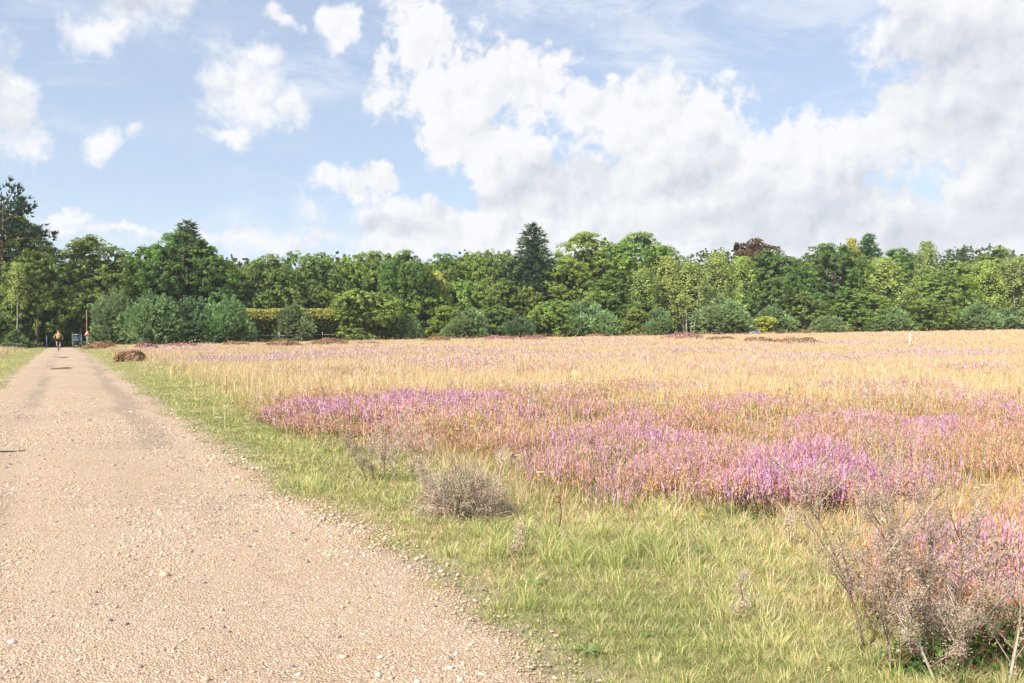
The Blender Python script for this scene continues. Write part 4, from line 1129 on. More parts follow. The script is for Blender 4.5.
# white rocks by the wood edge
for (px, Y_, s, lab) in ((750, 124.5, (1.3, .7, .4), 'long low white rock, left one at the wood edge'), (757, 125, (.55, .5, .62), 'tall white rock, highest in the small pile'), (751.5, 122.9, (.6, .5, .35), 'small white rock in front of the pile')):
    x, y, z = pos_at(px, Y_)
    me = bpy.data.meshes.new('rock'); import bmesh
    bm = bmesh.new(); bmesh.ops.create_icosphere(bm, subdivisions=3, radius=1)
    for v in bm.verts:
        k = 1 + .35 * (float(fbm(v.co.x * 1.4 + px, v.co.y * 1.4 + v.co.z * 1.9, 5, 3)) - .5)
        v.co = v.co * k; v.co.x *= s[0]; v.co.y *= s[1]; v.co.z *= s[2]
    bm.to_mesh(me); bm.free(); me.materials.append(plain('white_rock', (.50, .48, .45), .9, .1, 0, .2, 3))
    o = link('rock', me); o.location = (x, y, z + s[2] * .55); tag(o, lab, 'rock', 'white rocks at the wood edge')

# ------------------------------------------------------------------ puddle hollows, shadow streak
def mud(px, py, wx, wy, seed, lab):
    X, Y = at_px(px, py); X, Y = float(X), float(Y)
    m = 72; a = np.arange(m) / m * 2 * pi
    k = 1 + 1.0 * (fbm(np.cos(a) * 2.2 + 5, np.sin(a) * 2.2 + 5, seed, 4) - .5)
    rings = [np.stack([X + s_ * wx * k * np.cos(a) - .5396 * s_ * wy * k * np.sin(a), Y + s_ * wy * k * np.sin(a)], 1) for s_ in (1, .7, .35)]
    xy = np.concatenate(rings + [np.array([[X, Y]])])
    z = path_z(xy[:, 0], xy[:, 1]) + np.concatenate([np.full(m, .003), np.full(m, .010), np.full(m, .012), [.012]])
    q = [(r * m + i, r * m + (i + 1) % m, (r + 1) * m + (i + 1) % m, (r + 1) * m + i) for r in (0, 1) for i in range(m)]
    t = [(2 * m + i, 2 * m + (i + 1) % m, 3 * m) for i in range(m)]
    mb = MB(); mb.add(np.concatenate([xy, z[:, None]], 1), q, t, np.concatenate([np.tile([[.25, .185, .13]], (m, 1)), np.tile([[.12, .085, .05]], (2 * m + 1, 1))]))
    tag(mb.obj('puddle', M_stone, None, True), lab, 'puddle', 'muddy hollows in the track')
mud(62, 368.5, .50, 1.2, 4, 'larger dark muddy hollow across the track in front of the cyclist')
mud(63.5, 357.6, .32, 1.2, 6, 'smaller dark muddy hollow nearest the cyclist')

mb = MB()  # thin dark tube laid on the gravel in place of a cast shadow line
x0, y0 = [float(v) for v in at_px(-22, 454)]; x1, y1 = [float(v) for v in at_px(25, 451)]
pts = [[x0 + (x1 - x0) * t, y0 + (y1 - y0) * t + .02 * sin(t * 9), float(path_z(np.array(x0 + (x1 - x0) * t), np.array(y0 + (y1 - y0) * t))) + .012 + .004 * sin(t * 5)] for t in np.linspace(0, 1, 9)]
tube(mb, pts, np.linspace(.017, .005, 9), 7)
tag(mb.obj('shadow_streak', plain('shadow_streak_tone', (0.10, 0.085, 0.075), .9, .1)), 'thin dark streak on the gravel at the left edge, modelled in place of a shadow', 'shadow_streak')

# ------------------------------------------------------------------ dead weeds
P_DRY = [(0.44, 0.34, 0.25), (0.52, 0.42, 0.31), (0.36, 0.26, 0.18), (0.60, 0.50, 0.39)]
P_SEED = [(0.50, 0.40, 0.31), (0.58, 0.48, 0.38), (0.42, 0.31, 0.23), (0.34, 0.24, 0.17), (0.64, 0.54, 0.45)]
def dead_weed(base, tip, nbr, seed, dens=1.0, dark=1.0, blen=.34, r0=.0075):
    """base, tip: (px, py) at the depth of the foot"""
    X, Y = at_px(*base); X, Y = float(X), float(Y); z0 = float(ground(X, Y))
    T_ = np.array([(tip[0] - 512) / F * Y - X, random.uniform(-.12, .12), zpx(tip[1], Y) - z0])
    H = np.linalg.norm(T_)
    pts = np.array([T_ * t + np.array([.02 * sin(5 * t + seed), .02 * cos(4 * t + seed), 0.06 * H * t * (1 - t)]) for t in np.linspace(0, 1, 9)])
    st, sd = MB(), MB(); br = st
    tube(st, pts, np.linspace(r0, .0022, 9), 6, pick(P_DRY, 1)[0] * .8 * dark)
    for i in range(nbr):
        t = .16 + .82 * rng.random() ** 1.25; k = t * 8; j = min(int(k), 7); b = pts[j] + (pts[j + 1] - pts[j]) * (k - j)
        a = rng.uniform(0, 2 * pi); L = blen * (1.2 - .6 * t) * rng.uniform(.7, 1.3) * H
        d = np.array([cos(a) * .7, sin(a) * .7, rng.uniform(.45, 1.25)])
        q = [b, b + d * L * .5, b + d * L * np.array([.9, .9, 1.0]) + np.array([0, 0, -.15 * L * rng.random()])]
        tube(br, q, [.0034, .0025, .0012], 4, pick(P_DRY, 1)[0] * dark)
        m = int(170 * dens)
        tt = rng.uniform(.15, 1.05, m); qq = np.array(q)
        pos = np.where((tt < .5)[:, None], qq[0] + (qq[1] - qq[0]) * (tt * 2)[:, None], qq[1] + (qq[2] - qq[1]) * (tt * 2 - 1)[:, None])
        pos = pos + rng.normal(size=(m, 3)) * .022
        c = pick(P_SEED, m, .2) * dark
        cards(sd, pos, rdir(m), rng.uniform(.005, .014, m) * (1 if Y < 6 else 1.5), c, .3)
        for _ in range(int(5 * dens)):
            tq = rng.uniform(.3, .95); bb = qq[0] + (qq[2] - qq[0]) * tq; dd = unit(d + .9 * rdir(1)[0]) * L * .3
            tube(br, [bb, bb + dd * .6, bb + dd + np.array([0, 0, -.01])], [.0018, .0014, .0008], 3, pick(P_DRY, 1)[0] * dark)
            mm = int(40 * dens); ss = rng.uniform(.3, 1.1, mm)
            cards(sd, bb + dd * ss[:, None] + rng.normal(size=(mm, 3)) * .012, rdir(mm), rng.uniform(.004, .011, mm), pick(P_SEED, mm, .2) * dark, .35)
    # curled withered leaves along the stem
    m = int(60 * dens); tt = rng.uniform(.08, 1, m); k = tt * 8; j = np.minimum(k.astype(int), 7)
    b = pts[j] + (pts[j + 1] - pts[j]) * (k - j)[:, None] + rng.normal(size=(m, 3)) * .018
    cards(sd, b, rdir(m), rng.uniform(.012, .035, m), pick(P_DRY, m, .2) * dark, .35)
    r = link('dead_weed', None); r.location = (X, Y, z0 - .01)
    st.obj('stem', M_dry, r, True); sd.obj('dry_foliage', M_dry, r)
    return r

WEEDS = [ # base, tip, branches, density, darkness, label
 ((868, 655), (793, 462), 15, 1.3, .75, 'dead dark weed leaning left, leftmost of the tall ones in the near corner'),
 ((888, 676), (872, 505), 16, 1.2, .85, 'upright dead weed with pale stem, second of the tall ones'),
 ((918, 672), (880, 470), 18, 1.2, .8, 'tallest dead weed with dense brown seed sprays in the near corner'),
 ((930, 660), (925, 520), 20, 1.35, .75, 'dense brown dead weed in the middle of the near clump'),
 ((946, 682), (990, 535), 17, 1.2, .9, 'grey dead weed spreading right in the near clump'),
 ((935, 690), (905, 560), 12, 1.0, 1.0, 'short crooked dead weed at the very front of the near clump'),
 ((968, 675), (962, 515), 16, 1.1, .85, 'dead weed with grey woolly heads right of the clump centre'),
 ((1015, 690), (1030, 560), 12, 1.0, .9, 'dead brown stalk at the right edge of the picture'),
 ((366, 482), (342, 424), 15, .9, .8, 'dark leaning dead stalk, leftmost of the group by the verge'),
 ((374, 481), (371, 436), 12, .7, 1.0, 'thin pale dead stalk next to the dark leaning one'),
 ((386, 482), (383, 418), 15, .8, .95, 'straight dead stalk in the middle of the verge group'),
 ((390, 484), (404, 414), 14, .8, 1.0, 'tall dead stalk leaning right in the verge group'),
 ((410, 480), (415, 428), 11, .7, 1.1, 'sparse pale dead stalk right of the tall leaning one'),
 ((432, 482), (428, 432), 11, .7, 1.1, 'faint pale dead stalk left of the grey bush'),
 ((428, 505), (415, 452), 14, .9, 1.0, 'bushy dead stalk touching the left of the grey bush'),
 ((440, 512), (420, 470), 10, .9, .85, 'short dead stalk bent over beside the grey bush'),
 ((498, 506), (504, 450), 7, .6, 1.2, 'single pale stalk right of the grey bush'),
 ((519, 556), (520, 522), 6, .7, 1.2, 'little pale grey stalk alone on the verge below the bush'),
 ((738, 625), (742, 578), 6, .8, 1.0, 'little grey seed stalk alone in the grass left of the near clump'),
 ((786, 548), (789, 515), 6, .7, 1.1, 'small pale seed stalk in the grass below the bright heather'),
]
for i, (b, t, nb, de, dk, lab) in enumerate(WEEDS):
    r = dead_weed(b, t, nb, i * 1.7, de, dk, .34 if i < 8 else (.22 if i < 18 else .3), .0075 if i < 8 else .006)
    tag(r, lab, 'dead weed', 'tall dead weeds in the near corner' if i < 8 else 'dead stalks on the verge')

# dry grey domed bush
def dry_bush():
    X, Y = at_px(463, 516); X, Y = float(X), float(Y); z0 = float(ground(X, Y))
    r = thing('dry_bush', 'domed grey-brown dry bush of tangled twigs on the verge', 'bush', (X, Y, z0 - .01))
    w, h = .40, .47
    tw, sd = MB(), MB()
    for i in range(520):
        d = rdir(1)[0]; d[2] = abs(d[2]) * .9 + .08; d = unit(d)
        R = np.array([w, w * .8, h]) * d
        f = rng.uniform(.35, .8)
        a = R * f + rng.normal(size=3) * .03; b = R * rng.uniform(.85, 1.06) + rng.normal(size=3) * .05
        e = b + np.array([R[0] * .12, R[1] * .12, 0]) + rng.normal(size=3) * .05 - np.array([0, 0, rng.uniform(.02, .16)])
        if i % 4 == 0: a = R * np.array([.25, .25, 0])
        a[2], b[2], e[2] = max(a[2], 0.0), max(b[2], .03), max(e[2], .015)
        pts = [a, (a + b) / 2 + rng.normal(size=3) * .03, b, (b + e) / 2 + np.array([0, 0, .015]), e]
        pts = [np.array([p[0], p[1], max(p[2], .005)]) for p in pts]
        tube(tw, pts, [.0026, .0023, .002, .0014, .0009], 4, pick(P_DRY, 1, .28)[0])
        m = 42; t = rng.integers(0, 4, m); u = rng.random(m)[:, None]; pa = np.array(pts)
        pos = pa[t] * (1 - u) + pa[t + 1] * u + rng.normal(size=(m, 3)) * .014
        pos[:, 2] = np.maximum(pos[:, 2], .01)
        cards(sd, pos, rdir(m), rng.uniform(.005, .016, m), pick(P_SEED, m, .22), .35)
    tw.obj('twigs', M_dry, r); sd.obj('dry_foliage', M_dry, r)
dry_bush()

# dark green bramble under the weeds
def bramble(px, py, w, h, n, lab, red=.12):
    X, Y = at_px(px, py); X, Y = float(X), float(Y); z0 = float(ground(X, Y))
    r = thing('bramble', lab, 'bramble', (X, Y, z0), group='low green brambles')
    m = MB()
    d = rdir(n); d[:, 2] = np.abs(d[:, 2]); rad = rng.random(n) ** .5
    pos = d * rad[:, None] * np.array([w, w * .75, h]) * (.8 + .4 * vnoise(d[:, 0] * 3 + px, d[:, 1] * 3, 3))[:, None]
    c = pick([(0.09, 0.17, 0.04), (0.13, 0.22, 0.05), (0.06, 0.12, 0.035)], n)
    k = rng.random(n) < red; c[k] = pick([(0.22, 0.08, 0.05), (0.27, 0.14, 0.06)], k.sum())
    s = rng.uniform(.02, .05, n)
    cards(m, pos, d + .8 * rdir(n) + np.array([0, 0, .6]), s, c, .7)
    m.obj('leaves', M_leaf, r)
    m = MB()
    for i in range(16):
        a = rng.uniform(0, 6.28); L = w * rng.uniform(.6, 1)
        tube(m, [[0, 0, 0], [cos(a) * L * .5, sin(a) * L * .4, h * .8], [cos(a) * L, sin(a) * L * .75, h * .35]], [.004, .003, .0015], 5, (0.22, 0.10, 0.06))
    m.obj('canes', M_dry, r)
bramble(1000, 660, .34, .30, 900, 'dark green bramble with a few red leaves in the near right corner', .14)
bramble(935, 672, .28, .16, 600, 'low green leaves growing under the tall dead weeds', .03)
bramble(755, 520, .30, .12, 420, 'green leafy skirt at the left foot of the bright heather clump', .03)
bramble(858, 520, .26, .11, 320, 'green leafy skirt at the right foot of the bright heather clump', .03)

# broad-leaved rosette weeds at the path edge
def rosette(px, py, s, lab):
    X, Y = at_px(px, py); X, Y = float(X), float(Y); z0 = float(ground(X, Y))
    mb = MB()
    for i in range(9):
        a = i * 2.4 + rng.uniform(-.3, .3); L = s * rng.uniform(.7, 1.1); wd = L * .11
        dx, dy = cos(a), sin(a); v = []
        for t, ww in ((0, .2), (.35, 1), (.7, .8), (1, .05)):
            zc = L * (.45 * t - .3 * t * t) + .01
            v += [(dx * L * t - dy * wd * ww, dy * L * t + dx * wd * ww, zc + .25 * wd * ww), (dx * L * t + dy * wd * ww, dy * L * t - dx * wd * ww, zc + .25 * wd * ww)]
        mb.add(v, [(0, 1, 3, 2), (2, 3, 5, 4), (4, 5, 7, 6)], None, pick([(0.19, 0.27, 0.08), (0.24, 0.32, 0.11)], 1)[0])
    o = mb.obj('weed_rosette', M_leaf); o.location = (X, Y, z0)
    tag(o, lab, 'weed', 'green leaf rosettes at the track edge')
rosette(588, 655, .10, 'star-shaped green weed on the stones at the track edge, nearest one')
rosette(528, 585, .12, 'green leafy weed in the grass beside the track, upper one')
rosette(700, 553, .13, 'green leafy weed in the yellow grass left of the bright heather')
rosette(645, 640, .06, 'small green weed in the grass right of the nearest star-shaped one')

# flowers and dark seed heads
def flower(px, py, hgt, rad, col, name, lab, cat, group, npet=8, ctr=(0.7, .45, .05)):
    """py = row of the flower head"""
    Y = float(at_px(px, py)[1])
    for _ in range(12):
        X = (px - 512) / F * Y; z = float(ground(X, Y)) + hgt
        Y = (CAMZ - z) * F / (py - HZ)
    X = (px - 512) / F * Y; z0 = float(ground(X, Y))
    r = thing(name, lab, cat, (X, Y, z0), group=group)
    m = MB(); tube(m, [[0, 0, 0], [.01, 0, hgt * .6], [0, 0, hgt]], [.0022, .0018, .0014], 5, (0.24, 0.26, .08)); m.obj('stem', M_dry, r)
    m = MB()
    for i in range(npet):
        a = i * 2 * pi / npet; c, s = cos(a), sin(a); k = rad * .38
        m.add([(0, 0, hgt), (c * rad * .6 - s * k, s * rad * .6 + c * k, hgt + rad * .25), (c * rad, s * rad, hgt + rad * .15), (c * rad * .6 + s * k, s * rad * .6 - c * k, hgt + rad * .25)], [(0, 1, 2, 3)], None, col)
    m.obj('petals', M_heather, r)
    m = MB(); stones(m, np.array([[0, 0, hgt + rad * .15]]), np.array([rad * .35]), np.array([ctr])); m.obj('flower_centre', M_heather, r)
WH = (.85, .85, .82); YE = (.85, .72, .06); BLU = (.30, .36, .75)
flower(646, 489, .12, .026, YE, 'yellow_flower', 'yellow flower below the middle heather, highest of the yellow ones', 'flower', 'yellow flowers in the grass')
flower(628, 502, .10, .022, YE, 'yellow_flower', 'yellow flower, leftmost of the lower pair in the grass', 'flower', 'yellow flowers in the grass')
flower(667, 503, .10, .022, YE, 'yellow_flower', 'yellow flower right of the lower pair in the grass', 'flower', 'yellow flowers in the grass')
flower(702, 515, .10, .026, YE, 'yellow_flower', 'yellow flower closest to the bright heather clump', 'flower', 'yellow flowers in the grass')
flower(518, 456, .28, .045, WH, 'white_flower', 'white flower head right of the grey bush, higher one', 'flower', 'white flower heads')
flower(541, 473, .24, .048, WH, 'white_flower', 'white flower head right of the grey bush, lower one', 'flower', 'white flower heads')
flower(217, 418, .18, .075, WH, 'white_flower', 'white flower head on the verge near the track', 'flower', 'white flower heads')
flower(985, 486, .25, .035, WH, 'white_flower', 'white flower head right of the bright heather, right one of two', 'flower', 'white flower heads')
flower(977, 488.5, .25, .03, WH, 'white_flower', 'white flower head right of the bright heather, left one of two', 'flower', 'white flower heads')
flower(537, 486, .25, .022, BLU, 'blue_flower', 'single blue flower between the grey bush and the heather', 'flower', None, 8, (.3, .3, .5))
def seed_head(px, py, hgt, lab):
    Y = float(at_px(px, py)[1])
    for _ in range(12):
        X = (px - 512) / F * Y; z = float(ground(X, Y)) + hgt; Y = (CAMZ - z) * F / (py - HZ)
    X = (px - 512) / F * Y; z0 = float(ground(X, Y))
    r = thing('dock_plant', lab, 'seed stalk', (X, Y, z0), group='dark seed stalks in the grass')
    m = MB(); tube(m, [[0, 0, 0], [.02, 0, hgt * .5], [0, 0, hgt]], [.006, .005, .002], 5, (.16, .09, .05)); m.obj('stem', M_dry, r)
    m = MB(); n = 60
    cards(m, np.stack([rng.normal(size=n) * .014, rng.normal(size=n) * .02, hgt * rng.uniform(.7, 1.03, n)], 1), rdir(n), rng.uniform(.012, .03, n), pick([(.22, .10, .05), (.30, .16, .08)], n), .6)
    m.obj('seed_head', M_dry, r)
seed_head(366, 396, .55, 'dark brown seed stalk above the left heather clumps')
seed_head(875, 389, .5, 'dark brown seed stalk in the golden grass at the right, left one')
seed_head(882, 393, .45, 'dark brown seed stalk just below and right of another at the right')
seed_head(1019, 387, .5, 'dark brown seed stalk by the right edge of the picture')
seed_head(790, 390, .45, 'dark seed stalk above the small purple heather patch')
seed_head(226, 376, .5, 'dark seed stalk in the grass between the track and the golden band')
seed_head(559, 495, .3, 'rusty brown seed stalk in the grass right of the grey bush')

# ------------------------------------------------------------------ cyclist
def skin_obj(name, verts, edges, radii, mtl, parent, sub=2, root=0):
    me = bpy.data.meshes.new(name); me.from_pydata(verts, edges, []); me.materials.append(mtl)
    o = link(name, me, parent)
    sk = o.modifiers.new('Skin', 'SKIN'); sk.use_smooth_shade = True
    if not me.skin_vertices: 
        bm = bmesh.new(); bm.from_mesh(me); bm.verts.layers.skin.verify(); bm.to_mesh(me); bm.free()
    for i, sv in enumerate(me.skin_vertices[0].data):
        rr = radii[i]; sv.radius = (rr, rr) if not isinstance(rr, tuple) else rr
        sv.use_root = (i == root)
    ss = o.modifiers.new('Subdivision', 'SUBSURF'); ss.levels = sub; ss.render_levels = sub
    return o
M_skin = plain('skin', (0.50, 0.30, 0.22), .55, .3, 0, .06)
M_hair = plain('ginger_hair', (0.26, 0.11, 0.05), .7, .2, 0, .2, 40)
M_shirt = plain('olive_yellow_jersey', (0.31, 0.245, 0.085), .8, .1, 0, .15, 9)
M_shorts = plain('navy_shorts', (0.02, 0.026, 0.045), .8, .1)
M_shoe = plain('white_shoe', (0.62, 0.6, 0.6), .6, .3)
M_tyre = plain('tyre_rubber', (0.025, 0.025, 0.025), .8, .2)
M_frame = plain('bicycle_frame_paint', (0.05, 0.055, 0.065), .35, .5)
M_metal = plain('bright_metal', (0.55, 0.55, 0.56), .3, .5, .9)

cx, cyy, cz = pos_at(58.4, 71.5); cz = float(terr(cx, cyy)) + .02
heading = math.atan2(0.5396, 1.0)
bike = thing('bicycle', 'dark bicycle ridden away along the track', 'bicycle', (cx, cyy, cz), heading)
def wheel(y):
    w = MB(); th = np.linspace(0, 2 * pi, 33)
    def ring(R, r, nm, mtl, par):
        m = MB(); n, k = 32, 8; v = []; q = []
        for i in range(n):
            a = i / n * 2 * pi
            for j in range(k):
                b = j / k * 2 * pi; rr = R + r * cos(b); v.append((r * sin(b), rr * cos(a), rr * sin(a)))
        for i in range(n):
            for j in range(k):
                q.append((i * k + j, i * k + (j + 1) % k, ((i + 1) % n) * k + (j + 1) % k, ((i + 1) % n) * k + j))
        m.add(v, q); return m.obj(nm, mtl, par, True)
    m = MB(); tube(m, [[-.05, 0, 0], [.05, 0, 0]], .03, 8)
    for i in range(18):
        a = i / 18 * 2 * pi; tube(m, [[0, 0, 0], [0, .31 * cos(a), .31 * sin(a)]], .002, 3)
    o = m.obj('wheel', M_metal, bike); o.location = (0, y, .345)
    ring(.325, .025, 'tyre', M_tyre, o); ring(.302, .012, 'rim', M_metal, o)
wheel(-.5); wheel(.56)
m = MB()
bb = (0, -.06, .28); seat = (0, -.22, .84); head_t = (0, .38, .88); head_b = (0, .42, .72)
for a, b, rr in ((bb, seat, .016), (seat, head_t, .015), (bb, head_b, .018), (head_t, head_b, .018), (bb, (.04, -.5, .345), .01), (bb, (-.04, -.5, .345), .01), (seat, (.04, -.5, .345), .008), (seat, (-.04, -.5, .345), .008), (head_b, (.05, .56, .345), .012), (head_b, (-.05, .56, .345), .012), (seat, (0, -.26, .95), .014)):
    tube(m, [a, b], rr, 6)
m.obj('frame', M_frame, bike)
m = MB(); tube(m, [(0, .38, .88), (0, .41, .99), (-.15, .43, 1.02), (-.31, .39, 1.01)], .013, 6); tube(m, [(0, .41, .99), (.15, .43, 1.02), (.31, .39, 1.01)], .013, 6); m.obj('handlebar', M_frame, bike)
m = MB(); tube(m, [(0, -.40, .965), (0, -.3, .975), (0, -.12, .955)], [.075, .06, .02], 8); m.obj('saddle', M_tyre, bike)
m = MB()
for s, dz in ((1, .16), (-1, -.16)):
    tube(m, [(s * .05, -.06, .28), (s * .07, -.06 + .02, .28 - dz)], .011, 6); tube(m, [(s * .07, -.04, .28 - dz), (s * .17, -.04, .28 - dz)], .014, 6)
m.obj('crank', M_metal, bike)

per = thing('person', 'cyclist in an olive-yellow top and dark shorts riding away, elbows out', 'person', (cx, cyy, cz), heading)
V = [(0, -.27, 1.02), (0, -.20, 1.14), (0, -.06, 1.30), (0, .06, 1.42), (0, .13, 1.50), (0, .19, 1.585), (0, .23, 1.66), (0, .25, 1.72)]
R = [(.155, .12), (.145, .11), (.165, .12), (.14, .10), .058, .082, .098, .06]
E = [(i, i + 1) for i in range(7)]
def addch(st, pts, rs):
    p = st
    for a, b in zip(pts, rs):
        V.append(a); R.append(b); E.append((p, len(V) - 1)); p = len(V) - 1
    return p
for s, kz, fz, ky in ((1, .72, .17, .08), (-1, .83, .49, .14)):
    sh = addch(3, [(s * .19, .09, 1.42), (s * .30, .16, 1.24), (s * .36, .22, 1.13), (s * .33, .32, 1.06), (s * .305, .385, 1.035)], [.062, .048, .040, .032, .026])
    pm = addch(sh, [(s * .30, .43, 1.03)], [.03])
    for dx in (-.03, -.01, .012, .032): addch(pm, [(s * .30 + dx, .455, 1.02), (s * .30 + dx, .452, .985)], [.009, .008])
    addch(sh, [(s * .26, .405, 1.0)], [.010])
    addch(0, [(s * .10, -.20, .97), (s * .13, -.02, (.98 + kz) / 2 + .03), (s * .14, ky, kz), (s * .13, ky - .10, (kz + fz) / 2 + .04), (s * .125, -.09, fz + .10), (s * .125, .03, fz + .02)], [.10, .085, .062, .058, .036, .03])
skin_obj('body', V, E, R, M_skin, per, 1)
skin_obj('shirt', [(0, -.29, .99), (0, -.20, 1.14), (0, -.06, 1.30), (0, .055, 1.42), (0, .095, 1.465), (.19, .09, 1.42), (.25, .125, 1.33), (-.19, .09, 1.42), (-.25, .125, 1.33)], [(0, 1), (1, 2), (2, 3), (3, 4), (3, 5), (5, 6), (3, 7), (7, 8)], [(.17, .135), (.162, .125), (.182, .135), (.155, .115), .085, .074, .066, .074, .066], M_shirt, per, 1)
skin_obj('shorts', [(0, -.28, 1.0), (.10, -.20, .97), (.13, -.02, .87), (.138, .04, .80), (-.10, -.20, .97), (-.13, -.02, .93), (-.138, .08, .88)], [(0, 1), (1, 2), (2, 3), (0, 4), (4, 5), (5, 6)], [(.165, .13), .115, .098, .084, .115, .098, .084], M_shorts, per, 1)
for s, fz in ((1, .17), (-1, .49)):
    skin_obj('shoe', [(s * .125, -.13, fz + .02), (s * .125, .02, fz), (s * .125, .12, fz - .01)], [(0, 1), (1, 2)], [.045, .046, .034], M_shoe, per, 1)
skin_obj('hair', [(0, .15, 1.63), (0, .205, 1.70), (0, .27, 1.735)], [(0, 1), (1, 2)], [.07, .095, .07], M_hair, per, 1)
for s in (1, -1):
    skin_obj('ear', [(s * .098, .20, 1.63), (s * .105, .195, 1.665)], [(0, 1)], [.016, .018], M_skin, per, 1)
skin_obj('nose', [(0, .325, 1.655), (0, .345, 1.62)], [(0, 1)], [.012, .016], M_skin, per, 1)

# ------------------------------------------------------------------ summer air
def haze():
    m, nt, out = mat('summer_air')
    v = N(nt, 'ShaderNodeVolumePrincipled'); v.inputs['Density'].default_value = HAZE; v.inputs['Color'].default_value = (.86, .93, 1.0, 1); v.inputs['Anisotropy'].default_value = 0.2
    nt.links.new(v.outputs[0], out.inputs['Volume'])
    mb = MB(); box(mb, (0, 1500, 14), (6600, 5400, 32))
    tag(mb.obj('haze', m), 'thin pale summer haze over the heath and wood', 'haze', kind='stuff')
HAZE = 0.00028
if HAZE: haze()

